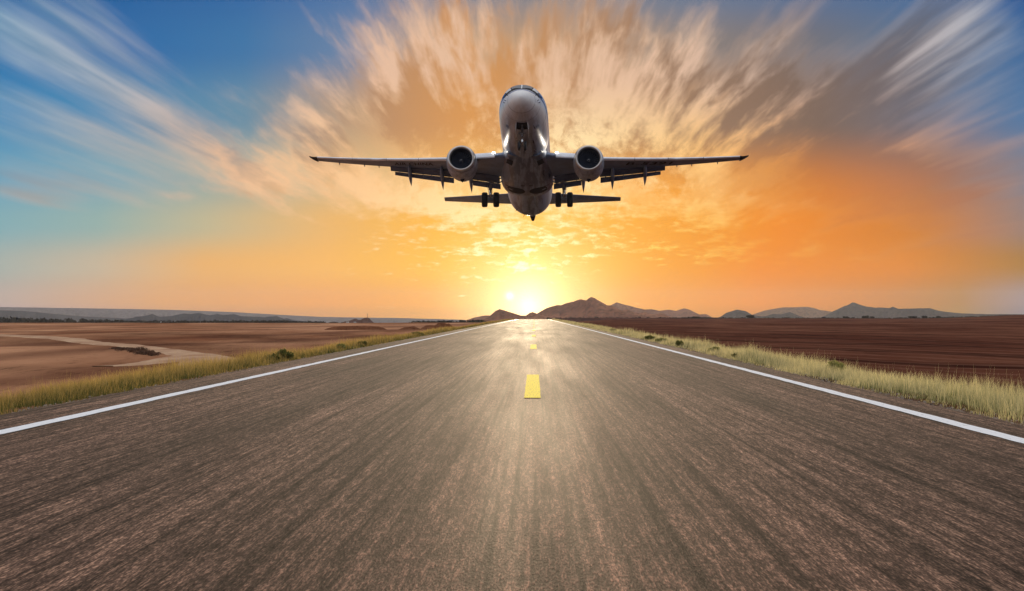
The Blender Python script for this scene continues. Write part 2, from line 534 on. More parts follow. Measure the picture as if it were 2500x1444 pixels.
# ------------------------------------------------------------------ road
ma, t, b = material("asphalt")
co = t.n.new('ShaderNodeTexCoord').outputs['Object']
x_, y_, z_ = t.sep(co)
gA = t.noise(t.xyz(t.mul(x_, 150.0), t.mul(y_, 12.0), 0.0), 1.0, 2, .6)
gB = t.noise(t.xyz(t.mul(x_, 64.0), t.mul(y_, 3.4), 3.0), 1.0, 2, .6)
gC = t.noise(t.xyz(t.mul(x_, 25.0), t.mul(y_, 1.0), 6.0), 1.0, 2, .6)
gD = t.noise(t.xyz(t.mul(x_, 10.0), t.mul(y_, .25), 9.0), 1.0, 3, .6)
gr = t.add(t.mul(gA, .40), t.mul(gB, .33), t.mul(gC, .19), t.mul(gD, .08))
st = t.noise(t.xyz(t.mul(x_, 17.0), t.mul(y_, .055), 2.0), 1.0, 6, .78)
st2 = t.noise(t.xyz(t.mul(x_, 1.5), t.mul(y_, .035), 8.0), 1.0, 4, .6)
acol = t.ramp(gr, [(.36, (.028, .016, .012)), (.47, (.056, .033, .025)), (.53, (.140, .087, .064)), (.61, (.42, .28, .20))])
acol = t.mix(1.0, acol, t.mix(t.rng(st, .38, .62), (.26, .23, .225), (1.36, 1.22, 1.13)), 'MULTIPLY')
acol = t.mix(1.0, acol, t.mix(t.rng(st2, .35, .65), (.50, .46, .45), (1.35, 1.27, 1.20)), 'MULTIPLY')
# lens-flare redness along the centre, put into the asphalt's colour
flare_tint = t.m('POWER', 2.71828, t.mul(t.m('POWER', t.div(x_, 1.0), 2.0), -1.0))
acol = t.mix(t.mul(flare_tint, .75), acol, t.mix(1.0, acol, (.98, .66, .58), 'MULTIPLY'))
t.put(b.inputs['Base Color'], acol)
t.put(b.inputs['Roughness'], t.rng(st2, .3, .7, .85, .72))
t.put(b.inputs['Specular IOR Level'], t.m('MULTIPLY', t.rng(gr, .44, .56, .03, .09), t.rng(st, .38, .62, .4, 1.2)))
b.inputs['Specular Tint'].default_value = (1.0, .70, .52, 1)
bp = t.n.new('ShaderNodeBump')
bp.inputs['Strength'].default_value = .3
bp.inputs['Distance'].default_value = .01
t.put(bp.inputs['Height'], gr)
t.put(b.inputs['Normal'], bp.outputs[0])

ry = np.concatenate([np.arange(-40, 100, 2.0), np.arange(100, 900, 10.0), np.arange(900, 1500, 50.0)])


def strip(name, xs0, xs1, ys, dz, mat, thick=0.0, wob=0.0):
    """a sheet from xs0 to xs1 laid along the road"""
    n = len(ys)
    z = road_z(ys) + dz
    w0 = wob * (vnoise(ys * 1.7, ys * 0 + 3.3, 4) - .5); w1 = wob * (vnoise(ys * 1.9, ys * 0 + 8.3, 5) - .5)
    A = np.stack([xs0 + w0, ys, z], 1); B = np.stack([xs1 + w1, ys, z], 1)
    rows_ = [A, B]
    if thick:
        rows_ = [A - [0.03, 0, thick], A, B, B + [0.03, 0, 0] - [0, 0, thick]]
    V = np.concatenate(rows_)
    Qs = []
    for k in range(len(rows_) - 1):
        i = np.arange(n - 1)
        Qs.append(np.stack([k * n + i, (k + 1) * n + i, (k + 1) * n + i + 1, k * n + i + 1], 1))
    o = np_mesh(name, V, np.concatenate(Qs), [mat], smooth=False)
    return tag(o, kind='structure')

ry2 = np.concatenate([np.arange(-40, 140, .35), np.arange(140, 900, 10.0), np.arange(900, 1500, 50.0)])
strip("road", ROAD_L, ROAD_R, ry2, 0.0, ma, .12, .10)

mw, t, b = material("white_line_paint")
co = t.n.new('ShaderNodeTexCoord').outputs['Object']
x_, y_, z_ = t.sep(co)
wn = t.noise(t.xyz(t.mul(x_, 40.0), t.mul(y_, 3.0), 0.0), 1.0, 5, .7)
t.put(b.inputs['Base Color'], t.mix(t.rng(wn, .33, .43), (.42, .37, .33), (.93, .92, .90)))
b.inputs['Roughness'].default_value = .42
my, t, b = material("yellow_dash_paint")
co = t.n.new('ShaderNodeTexCoord').outputs['Object']
x_, y_, z_ = t.sep(co)
wn = t.noise(t.xyz(t.mul(x_, 60.0), t.mul(y_, 5.0), 0.0), 1.0, 5, .7)
t.put(b.inputs['Base Color'], t.mix(t.rng(wn, .36, .50), (.30, .20, .04), (1.0, .76, .03)))
b.inputs['Roughness'].default_value = .85
b.inputs['Specular IOR Level'].default_value = .015
for xc in (LINE_L, LINE_R):
    strip("edge_line", xc - .075, xc + .075, ry2[ry2 > -39], .004, mw, 0, .022)
ys0 = F * CAMH / 201.5
per = (F * CAMH) * (1 / 72.0 - 1 / 144.5)
dl = F * CAMH * (1 / 144.5 - 1 / 201.5)
per = F * CAMH * (1 / 82.0 - 1 / 201.5)
for k in range(-1, 16):
    a0 = ys0 + k * per
    strip("lane_dash", -.108, .072, np.linspace(a0, a0 + dl, 24), .004, my, 0, .006)

# ------------------------------------------------------------------ dirt track in the left field
def ribbon(name, pts, w, mat, dz=.03):
    P = np.array(pts, float)
    s = np.concatenate([[0], np.cumsum(np.hypot(*np.diff(P, axis=0).T))])
    S = np.linspace(0, s[-1], 160)
    cx = np.interp(S, s, P[:, 0]); cy = np.interp(S, s, P[:, 1]); ww = np.interp(S, s, w)
    for _ in range(6):
        cx[1:-1] = (cx[:-2] + cx[2:] + 2 * cx[1:-1]) / 4; cy[1:-1] = (cy[:-2] + cy[2:] + 2 * cy[1:-1]) / 4
    V = []; K = 9
    tx = np.gradient(cx); ty = np.gradient(cy); L = np.hypot(tx, ty); nx_, ny_ = -ty / L, tx / L
    for k in range(K):
        f = (k / (K - 1) - .5)
        jag = 1 + (.35 * (vnoise(S * .35, S * 0 + k, 3) - .5) if k in (0, K - 1) else 0)
        vx = cx + nx_ * ww * f * jag; vy = cy + ny_ * ww * f * jag
        V.append(np.stack([vx, vy, ground_z(vx, vy) + dz - .05 * (abs(f) > .45)], 1))
    V = np.concatenate(V); n = len(S); i = np.arange(n - 1)
    Q = np.concatenate([np.stack([k * n + i, (k + 1) * n + i, (k + 1) * n + i + 1, k * n + i + 1], 1) for k in range(K - 1)])
    return tag(np_mesh(name, V, Q, [mat]), kind='structure')

mt, t, b = material("packed_earth")
co = t.n.new('ShaderNodeTexCoord').outputs['Object']
x_, y_, z_ = t.sep(co)
f1 = t.noise(t.xyz(t.mul(x_, .8), t.mul(y_, .12), 0.0), 1.0, 6, .65)
f2 = t.noise(t.xyz(t.mul(x_, 7.0), t.mul(y_, 1.0), 0.0), 1.0, 5, .75)
c_ = t.mix(t.rng(f1, .35, .65), (.36, .20, .12), (.54, .36, .23))
c_ = t.mix(t.mul(t.rng(f2, .45, .35), .4), c_, (.12, .065, .04))
t.put(b.inputs['Base Color'], c_)
b.inputs['Specular IOR Level'].default_value = 0
b.inputs['Roughness'].default_value = 1.0
ribbon("dirt_track", [gp(-160, 818), gp(0, 820.5), gp(84, 823), gp(196, 833), gp(280, 843), gp(392, 855), gp(450, 863), gp(500, 874), gp(545, 886), gp(575, 905)],
       [4, 4, 3.2, 2.2, 1.9, 1.8, 1.9, 2.1, 2.8, 3.8], mt)
ribbon("dirt_track", [gp(250, 897), gp(330, 892), gp(400, 884), gp(450, 876), gp(480, 871)], [.8, 1.0, 1.4, 2.0, 2.0], mt, .022)

# ------------------------------------------------------------------ hills and mountains
def rock(name, c0, c1, sc):
    m, t, b = material(name)
    co = t.n.new('ShaderNodeTexCoord').outputs['Object']
    f = t.noise(co, sc, 6, .65, .3)
    g = t.noise(co, sc * 7, 4, .7)
    c = t.mix(t.rng(f, .36, .64), c0, c1)
    c = t.mix(t.mul(t.rng(g, .5, .62), .7), c, tuple(v * .35 for v in c0))
    t.put(b.inputs['Base Color'], c)
    b.inputs['Roughness'].default_value = .95
    b.inputs['Specular IOR Level'].default_value = 0
    return m

m_far = rock("bare_rock_slope", (.085, .075, .085), (.13, .11, .12), .012)
m_hill = rock("scrubby_hillside", (.012, .017, .030), (.026, .030, .044), .02)  # the blue of distant haze is put into the hillside colour
m_red = rock("glare_warmed_slope", (.17, .062, .032), (.30, .125, .065), .012)  # rock colour with the low sun's glare and warm haze mixed in
m_tan = rock("brown_rock_slope", (.040, .032, .028), (.075, .058, .048), .012)
m_pale = rock("hazed_slope", (.17, .085, .042), (.21, .11, .058), .012)  # pale warm colour stands in for thick haze before this range
m_dk = rock("dark_earth_slope", (.055, .022, .018), (.11, .045, .034), .05)
m_mound = rock("red_earth", (.13, .050, .024), (.22, .09, .045), 1.6)


def ridge(name, pts, dist, mat, depth=6.0, rough=1.0, base=None, seed=1, step=2.2, spurs=True, bumps=0.0):
    """a hill range whose skyline runs through the given photograph points when it stands dist metres away"""
    P = np.array(pts, float)
    xs = np.arange(P[0, 0], P[-1, 0] + .01, step)
    ys = np.interp(xs, P[:, 0], P[:, 1])
    k = dist / F
    X = (xs - VPX) * k
    H = (VPY - ys) * k + CAMH
    amp = rough * k
    H = H + amp * (1.6 * fnoise(xs / 14.0, xs * 0 + seed, 4, seed) + bumps * fnoise(xs / 3.5, xs * 0 + seed + 5, 2, seed + 3))
    zb = ground_z(X, np.full_like(X, dist)) - 2.0 * k * 6
    if base is not None:
        zb = (VPY - base) * k + CAMH + X * 0
    zb = np.minimum(zb, H - .5 * k)
    T = np.concatenate([np.linspace(-1, 0, 15), np.linspace(0, 1, 9)[1:]])
    hmax = max(H - zb)
    D = depth * hmax
    VV = []
    for tt in T:
        prof = 1 - abs(tt) ** 1.15
        yy = dist + tt * D
        # spurs and gullies running down from the crest
        sp = fnoise(xs / 13.0 + tt * 1.3, tt * 2.5 + xs * 0 + seed, 4, seed + 40) * (1 - abs(2 * abs(tt) - 1)) * 1.1
        z = zb + (H - zb) * np.clip(prof * (1 + (sp if spurs else 0)), 0, 1)
        side = 1 + tt * D / dist
        VV.append(np.stack([X * side + sp * D * .12, np.full_like(X, yy), z], 1))
    V = np.concatenate(VV); n = len(xs); i = np.arange(n - 1)
    Q = np.concatenate([np.stack([a * n + i, a * n + i + 1, (a + 1) * n + i + 1, (a + 1) * n + i], 1) for a in range(len(T) - 1)])
    return tag(np_mesh(name, V, Q, [mat], smooth=True), kind='structure')

# far plateau on the left
ridge("hills", [(-500, 752), (-200, 750), (0, 750), (200, 753), (400, 756.5), (560, 762), (700, 770), (781, 774), (860, 775.5), (958, 776.6), (1014, 778), (1126, 781), (1200, 784)], 8600, m_far, 5, .35, 800, 1, 4)
ridge("hills", [(-500, 757), (-200, 757), (0, 758), (60, 760), (120, 766), (200, 773), (330, 779), (420, 784)], 6500, m_hill, 5, .5, 796, 2, 3)
ridge("hills", [(290, 782), (324, 776), (331, 773.3), (352, 772), (365, 769), (370, 766.6), (380, 771), (390, 774), (417, 772), (448, 765.7), (466, 767), (484, 765), (511, 770), (531, 767), (545, 769.7), (570, 767.5), (588, 772), (619, 774), (645, 775), (675, 772.4), (692, 779), (700, 777.5), (717, 782.6), (760, 786), (800, 790)], 5200, m_hill, 4, .8, 797, 3, 1.6)
# centre left
ridge("hills", [(1095, 795), (1111, 791), (1140, 781.6), (1156, 776), (1185, 770.4), (1200, 771), (1240, 780)], 5000, m_red, 4, .5, 800, 4, 1.6)
ridge("hills", [(1120, 799), (1130, 796), (1143, 789.6), (1172, 785), (1194, 773.6), (1210, 759.5), (1220, 755.4), (1236, 760), (1255, 765.6), (1271, 771), (1284, 771), (1292, 765), (1300, 762), (1310, 765.6), (1330, 776), (1340, 785)], 3600, m_red, 3.5, .6, 802, 5, 1.6)
# the big range right of the road
ridge("mountain", [(1290, 780), (1310, 767), (1332, 754), (1345, 749.5), (1361, 745), (1370, 745.5), (1380, 741.6), (1399, 737.4), (1410, 733), (1418, 731), (1431, 734), (1438, 728), (1444, 726), (1451, 728), (1463, 735), (1475, 742), (1482, 746), (1492, 746.4), (1505, 752), (1518, 758.6), (1532, 755.4), (1546, 762.4), (1559, 765), (1575, 762), (1587, 766), (1598, 769), (1614, 764), (1630, 772), (1660, 779), (1690, 786)], 4200, m_red, 3.2, .8, 790, 6, 1.5, True, .8)
ridge("mountain", [(1460, 760), (1490, 746), (1505, 738.5), (1520, 743), (1550, 750.5), (1574, 756.5), (1590, 755.5), (1610, 759.5), (1634, 756.5), (1649, 759.5), (1670, 753), (1685, 757.4), (1706, 768.5), (1724, 767), (1742, 777), (1760, 784)], 6800, m_red, 3.2, .7, 792, 7, 1.6)
ridge("mountain", [(1740, 783), (1748, 777.5), (1760, 773), (1772, 764.6), (1799, 756.5), (1820, 760), (1835, 768.5), (1859, 773), (1868, 772.5), (1886, 767), (1905, 768), (1928, 762), (1946, 770), (1964, 776.6), (1990, 784)], 6000, m_tan, 3.2, .6, 790, 8, 1.6)
ridge("mountain", [(1790, 779), (1829, 771), (1845, 766), (1865, 759), (1885, 755), (1910, 751), (1940, 750.5), (1970, 749.5), (1985, 752), (2000, 757), (2040, 763), (2110, 766), (2160, 778)], 8300, m_pale, 3.0, .5, 790, 9, 2)
ridge("mountain", [(1985, 782), (2001.6, 776), (2018, 770), (2030, 762), (2046, 754.6), (2060, 748), (2069, 744.8), (2080, 739), (2087, 740), (2094, 743), (2113.6, 749), (2136, 751.8), (2150, 751), (2169.6, 752.6), (2178, 749), (2192, 754.6), (2220, 753.8), (2245, 753), (2270, 753), (2290, 758.8), (2318, 763), (2346, 765.8), (2402, 767), (2500, 768), (2650, 768), (2800, 772)], 6600, m_tan, 3.2, .7, 786, 10, 1.8)
# low dark scrub hill right of the road's end
ridge("hills", [(1330, 783), (1360, 778), (1420, 776.5), (1500, 776), (1580, 776.5), (1620, 777), (1650, 778), (1664, 777.5), (1676, 782), (1690, 789)], 1500, m_dk, 5, .5, 796, 11, 1.6, True, 1.2)
# hill with the mast, and the small red mounds in the field on the left
ridge("hills", [(786, 800), (800, 796), (815, 792), (823.5, 788.7), (830, 790.3), (841, 785.6), (853, 783.5), (860, 780.5), (867, 778), (875, 781.5), (880.6, 781.5), (889, 776.7), (897, 775), (902, 778), (910.6, 787), (924, 791.7), (936, 797), (950, 800)], 2600, m_dk, 3.5, .5, 803, 12, 1.2)


def mound(pts, dist, label, seed):
    o = ridge("earth_mound", pts, dist, m_mound, 1.2, .9, pts[0][1] + 2, seed, 1.5)
    del o['kind']
    return tag(o, label, "mound", "earth mounds in the left field")

mound([(964, 807), (976, 804), (988, 800), (1000, 798.5), (1011, 797), (1018, 800), (1024, 802), (1032, 806)], 262, "low red earth mound in the field, left of the higher red mound", 13)
mound([(1020, 806), (1030, 801), (1040, 795), (1050, 794.5), (1061.5, 795), (1067, 791), (1072, 787.3), (1080, 788), (1086, 789), (1091, 791.5), (1095.5, 790), (1104, 796), (1112, 801), (1122, 806)], 270, "higher red earth mound in the field, close to the road's far left edge", 14)
mound([(786, 807), (800, 802), (815, 798), (840, 796.5), (870, 796), (905, 796.5), (925, 797.5), (936, 801), (950, 807)], 258, "wide flat brown earth mound in the field below the hill with the mast", 15)

# mast on the hill
k = 2600 / F
mr = empty("radio_mast", ((897 - VPX) * k, 2600, (VPY - 775.6) * k + CAMH))
tag(mr, "thin radio mast standing on the top of the dark double-peaked hill", "mast")
msteel = simple("dark_steel", (.06, .05, .05), .5, .6, .2)


def tube_geo(p0, p1, r0, r1, n=10, caps=True):
    p0 = np.array(p0, float); p1 = np.array(p1, float)
    d = p1 - p0; L = np.linalg.norm(d); d = d / L
    a = np.cross(d, [0, 0, 1.0]) if abs(d[2]) < .9 else np.cross(d, [1.0, 0, 0])
    a /= np.linalg.norm(a); c = np.cross(d, a)
    V = []; Fs = []
    for p, r in ((p0, r0), (p1, r1)):
        for i in range(n):
            an = 2 * math.pi * i / n
            V.append(p + r * (math.cos(an) * a + math.sin(an) * c))
    for i in range(n):
        j = (i + 1) % n
        Fs.append((i, j, n + j, n + i))
    if caps:
        Fs.append(tuple(range(n - 1, -1, -1))); Fs.append(tuple(range(n, 2 * n)))
    return V, Fs


class MB:
    """collects pieces into one mesh"""
    def __init__(self):
        self.v = []; self.f = []; self.mi = []

    def add(self, V, Fs, mi=0):
        o = len(self.v)
        self.v += [tuple(v) for v in V]
        self.f += [tuple(i + o for i in f) for f in Fs]
        self.mi += [mi] * len(Fs)
        return self

    def tube(self, p0, p1, r0, r1=None, n=10, mi=0):
        return self.add(*tube_geo(p0, p1, r0, r0 if r1 is None else r1, n), mi=mi)

    def box(self, lo, hi, mi=0):
        (x0, y0, z0), (x1, y1, z1) = lo, hi
        V = [(x0, y0, z0), (x1, y0, z0), (x1, y1, z0), (x0, y1, z0), (x0, y0, z1), (x1, y0, z1), (x1, y1, z1), (x0, y1, z1)]
        return self.add(V, [(0, 3, 2, 1), (4, 5, 6, 7), (0, 1, 5, 4), (1, 2, 6, 5), (2, 3, 7, 6), (3, 0, 4, 7)], mi)

    def build(self, name, mats, parent=None, smooth=False, bevel=0, sharp=None):
        o = mesh_obj(name, self.v, self.f, mats if isinstance(mats, (list, tuple)) else [mats], parent, smooth, self.mi)
        if bevel:
            md = o.modifiers.new('bevel', 'BEVEL'); md.width = bevel; md.segments = 2; md.limit_method = 'ANGLE'
        if sharp:
            md = o.modifiers.new('es', 'EDGE_SPLIT'); md.split_angle = math.radians(sharp)
        return o

MB().tube((0, 0, -.5), (0, 0, 4.3), .22, .12, 8).build("pole", msteel, mr)
for zz in (2.8, 3.5):
    MB().tube((-.45, 0, zz), (.45, 0, zz), .07).build("antenna", msteel, mr)

# ------------------------------------------------------------------ small buildings on the plain
mwall = simple("white_render", (.72, .68, .64), .8, 0, .12, 1.0)
mroof = simple("dark_roof", (.12, .09, .08), .8)
mglass = simple("dark_window", (.02, .025, .03), .2)


def gz(x, y):
    return float(ground_z(np.array([x]), np.array([y]))[0])


def house(name, px_, py_base, wpx, hpx, dist, label, cat, arch=False):
    k = dist / F
    x = (px_ - VPX) * k
    z0 = (VPY - py_base) * k + CAMH
    r = empty(name, (x, dist, z0))
    tag(r, label, cat)
    w, h, dp = wpx * k, hpx * k, max(wpx * k * .7, 3)
    if arch:
        n = 12
        prof = [(-w / 2, 0)] + [(-w / 2 * math.cos(math.pi * i / n), h * (.25 + .75 * math.sin(math.pi * i / n))) for i in range(n + 1)] + [(w / 2, 0)]
        V = [(a_, 0, b_) for a_, b_ in prof] + [(a_, dp, b_) for a_, b_ in prof]
        m = len(prof)
        Fs = [(i, (i + 1) % m, m + (i + 1) % m, m + i) for i in range(m)] + [tuple(range(m)), tuple(range(2 * m - 1, m - 1, -1))]
        MB().add(V, Fs).build("hall", mwall, r)
        d_ = MB(); d_.box((-w * .12, -.08, 0), (w * .12, .0 - .01, h * .5)); d_.build("door", mroof, r)
    else:
        MB().box((-w / 2, 0, -2), (w / 2, dp, h * .82)).build("wall", mwall, r)
        V = [(-w * .55, -.3, h * .82), (w * .55, -.3, h * .82), (w * .55, dp + .3, h * .82), (-w * .55, dp + .3, h * .82), (0, -.3, h), (0, dp + .3, h)]
        MB().add(V, [(0, 1, 4), (1, 2, 5, 4), (2, 3, 5), (3, 0, 4, 5), (0, 3, 2, 1)]).build("roof", mroof, r)
        for s in (-1, 1):
            MB().box((s * w * .24 - w * .09, -.06, h * .35), (s * w * .24 + w * .09, -.005, h * .58)).build("window", mglass, r)
    return r

house("white_house", 487, 791.5, 4.5, 6, 1350, "small white tower-like building at the field's far edge on the left", "building")
house("greenhouse", 397, 790.5, 26, 5, 1400, "long pale arched shed in front of the blue hills on the left", "shed", True)
house("cottage", 848, 788, 6, 3.0, 2470, "tiny pale building on the left slope of the hill with the mast", "building")
house("cottage", 866, 788.5, 5, 3.4, 2465, "tiny pale building below the saddle of the hill with the mast", "building")
house("hut", 428, 790.8, 8, 2.6, 1380, "low brownish hut just right of the long arched shed", "hut")

# ------------------------------------------------------------------ distant scrub belts and trees
def leafmat(name, c0, c1, tr=.3):
    m, t, b = material(name)
    oi = t.n.new('ShaderNodeObjectInfo').outputs['Random']
    co = t.n.new('ShaderNodeTexCoord').outputs['Object']
    f = t.noise(co, 2.0, 3, .6)
    c = t.mix(t.rng(t.add(f, t.mul(oi, .2)), .4, .75), c0, c1)
    t.put(b.inputs['Base Color'], c)
    b.inputs['Roughness'].default_value = .7
    b.inputs['Specular IOR Level'].default_value = .2
    trn = t.n.new('ShaderNodeBsdfTranslucent')
    t.put(trn.inputs[0], c)
    mx = t.n.new('ShaderNodeMixShader')
    mx.inputs[0].default_value = tr
    t.l.new(b.outputs[0], mx.inputs[1]); t.l.new(trn.outputs[0], mx.inputs[2])
    t.l.new(mx.outputs[0], t.n['Material Output'].inputs[0])
    return m

m_scrub = leafmat("dark_scrub", (.016, .014, .012), (.034, .026, .018), .1)


def leaf_cloud(cx, cy, cz, rx, ry, rz, n, s, r=rng):
    """n small quads spread through an ellipsoid, more towards its skin"""
    d = r.normal(size=(n, 3)); d /= np.linalg.norm(d, axis=1)[:, None]
    rad = r.random(n) ** .45
    p = d * rad[:, None] * np.array([rx, ry, rz]) + np.array([cx, cy, cz])
    return leaf_quads(p, s, r)


def leaf_quads(p, s, r=rng):
    n = len(p)
    a = r.normal(size=(n, 3)); a /= np.linalg.norm(a, axis=1)[:, None]
    b = np.cross(a, r.normal(size=(n, 3))); b /= np.linalg.norm(b, axis=1)[:, None]
    ss = (s * (.6 + .8 * r.random(n)))[:, None]
    V = np.stack([p - a * ss - b * ss * .5, p + a * ss - b * ss * .5, p + a * ss + b * ss * .5, p - a * ss + b * ss * .5], 1).reshape(-1, 3)
    Q = np.arange(4 * n).reshape(n, 4)
    return V, Q


def belt(px0, px1, top0, dist, step, hvar, seed, gap=0.0):
    """points of low scrub standing on the plain from px0 to px1"""
    r = np.random.default_rng(seed)
    k = dist / F
    VV = []; QQ = []; o = 0
    x = px0
    while x < px1:
        X = (x - VPX) * k
        base = float(ground_z(np.array([X]), np.array([dist]))[0])
        top = (VPY - (np.interp(x, *top0) + hvar * r.normal())) * k + CAMH
        h = max(top - base, .8)
        if r.random() > gap:
            yy = dist + r.random() * 60
            V, Q = leaf_cloud(X, yy, base + h * .45, step * k * (1.0 + r.random()), 3.0 + r.random() * 3, h * .58, 70, .12 * h + .25, r)
            VV.append(V); QQ.append(Q + o); o += len(V)
        x += step * (.5 + r.random())
    return VV, QQ


def belt_obj(name, specs, mat, label):
    VV = []; QQ = []; o = 0
    for sp in specs:
        v, q = belt(*sp)
        for a_, b_ in zip(v, q):
            VV.append(a_); QQ.append(b_ + o)
        o += sum(len(a_) for a_ in v)
    ob = np_mesh(name, np.concatenate(VV), np.concatenate(QQ), [mat], smooth=False)
    return tag(ob, label, "scrub", kind='stuff')

belt_obj("distant_scrub", [
    (-150, 820, ([-150, 0, 150, 300, 500, 650, 740, 820], [775, 777, 781, 784, 784.5, 783.5, 786, 789]), 1450, 5, .9, 1),
    (-150, 760, ([-150, 200, 760], [788, 788.5, 789]), 1000, 6, .7, 2),
    (955, 1180, ([955, 1180], [792, 789]), 900, 11, .8, 3, .45)], m_scrub, "dark belt of low scrub and trees far behind the left field")
belt_obj("distant_scrub", [
    (1340, 1760, ([1340, 1700, 1760], [777, 776, 777]), 1560, 5, .8, 4),
    (1690, 2560, ([1690, 1760, 1900, 2200, 2350, 2560], [774.5, 776.5, 777, 777.2, 775, 769]), 1500, 5, .55, 5)], m_scrub, "dark belt of low scrub along the far edge of the right field")

mbark = simple("bark", (.05, .035, .025), .9, 0, .3, 6)


def tree(name, px_, top, wpx, dist, label, group, seed, mat=None):
    r = np.random.default_rng(seed)
    k = dist / F
    X = (px_ - VPX) * k
    zb = gz(X, dist)
    H = (VPY - top) * k + CAMH - zb
    w = wpx * k / 2
    root = empty(name, (X, dist, zb))
    tag(root, label, "tree", group)
    tr = MB()
    tr.tube((0, 0, -.3), (0, 0, H * .55), .12 + H * .02, .08, 7)
    for q_ in range(4):
        an = q_ * 1.7 + r.random()
        tr.tube((0, 0, H * (.3 + .06 * q_)), (math.cos(an) * w * .6, math.sin(an) * w * .6, H * (.55 + .08 * q_)), .08, .03, 5)
    tr.build("trunk", mbark, root)
    VV = []; QQ = []; o = 0
    for q_ in range(8):
        an = r.random() * 6.28; rr_ = r.random() ** .5 * w * .6
        V, Q = leaf_cloud(math.cos(an) * rr_, math.sin(an) * rr_, H * (.42 + .4 * r.random()), w * .5, w * .5, H * .2, 90, .05 * H + .12, r)
        VV.append(V); QQ.append(Q + o); o += len(V)
    np_mesh("crown", np.concatenate(VV), np.concatenate(QQ), [mat or m_scrub], smooth=False, parent=root)
    return root

TREES = [(1832, 770, 26, "dark bushy tree before the small peaked hill, tallest in the right-hand tree line"),
         (2064, 773, 14, "small dark tree standing under the left shoulder of the broad mountain"),
         (2112, 771.5, 18, "rounded tree standing under the peak of the broad mountain"),
         (2128, 773, 12, "small tree touching the rounded tree under the broad mountain's peak"),
         (2228, 771.5, 24, "wide flat tree right of centre under the broad mountain"),
         (2256, 771.5, 16, "tree just right of the wide flat tree under the broad mountain"),
         (2290, 771, 16, "last separate tree towards the right end of the tree line"),
         (1704, 773, 16, "dark tree at the right foot of the big range beside the road's end"),
         (2010, 774.5, 12, "smallest tree in the dip between the two right-hand mountains")]
for k_, (a_, b_, c_w, lab) in enumerate(TREES):
    tree("field_edge_tree", a_, b_, c_w, 1350, lab, "trees along the right field's far edge", 50 + k_)
LT = [(640, 784, 14, "dark tree in the scrub belt under the right end of the blue hills"),
      (552, 784, 12, "dark tree in the scrub belt under the middle of the blue hills"),
      (918, 790, 8, "small tree on the plain at the right foot of the hill with the mast"),
      (560, 787, 9, "low tree in front of the scrub belt under the middle of the blue hills"),
      (436, 787, 12, "low dark tree right beside the long arched shed")]
for k_, (a_, b_, c_w, lab) in enumerate(LT):
    tree("plain_tree", a_, b_, c_w, 1150, lab, "trees on the plain behind the left field", 80 + k_)

# ------------------------------------------------------------------ grass verges
def grass_mat(name, green, straw, lo=.25, hi=.6, tr=.5):
    m, t, b = material(name)
    a_ = t.n.new('ShaderNodeAttribute'); a_.attribute_name = 'tip'
    s_ = t.n.new('ShaderNodeAttribute'); s_.attribute_name = 'dry'
    f = t.add(a_.outputs['Fac'], t.sub(s_.outputs['Fac'], .5))
    c = t.mix(t.rng(f, lo, hi), green, straw)
    v_ = t.n.new('ShaderNodeAttribute'); v_.attribute_name = 'shade'
    c = t.mix(t.rng(v_.outputs['Fac'], 0, 1, .0, .55), c, tuple(v * .45 for v in green))
    t.put(b.inputs['Base Color'], c)
    b.inputs['Roughness'].default_value = .6
    b.inputs['Specular IOR Level'].default_value = .25
    trn = t.n.new('ShaderNodeBsdfTranslucent')
    t.put(trn.inputs[0], c)
    mx = t.n.new('ShaderNodeMixShader')
    mx.inputs[0].default_value = tr
    t.l.new(b.outputs[0], mx.inputs[1]); t.l.new(trn.outputs[0], mx.inputs[2])
    t.l.new(mx.outputs[0], t.n['Material Output'].inputs[0])
    return m


def blades(P, H, W_, dry, r, lean=.6):
    """P (n,3) roots -> curved three-segment blades, with tip/dry/shade attributes"""
    n = len(P)
    an = r.random(n) * 2 * math.pi
    dirv = np.stack([np.cos(an), np.sin(an), np.zeros(n)], 1)
    side = np.stack([-np.sin(an), np.cos(an), np.zeros(n)], 1)
    ln = (lean * (.2 + r.random(n)))[:, None]
    lv = [0, .4, .75, 1.0]
    rows_ = []
    for f in lv:
        c = P + dirv * (H[:, None] * ln * f * f) + np.array([0, 0, 1]) * (H[:, None] * f * (1 - .12 * f * ln))
        w = (W_ * (1 - f * .92) * .5)[:, None]
        rows_.append(c - side * w); rows_.append(c + side * w)
    V = np.stack(rows_, 1).reshape(-1, 3)
    base_i = (np.arange(n) * 8)[:, None]
    Q = np.concatenate([base_i + np.array([[2 * k, 2 * k + 1, 2 * k + 3, 2 * k + 2]]) for k in range(3)])
    tip = np.tile(np.repeat(lv, 2), n)
    return V, Q, tip, np.repeat(dry, 8), np.repeat(r.random(n), 8)


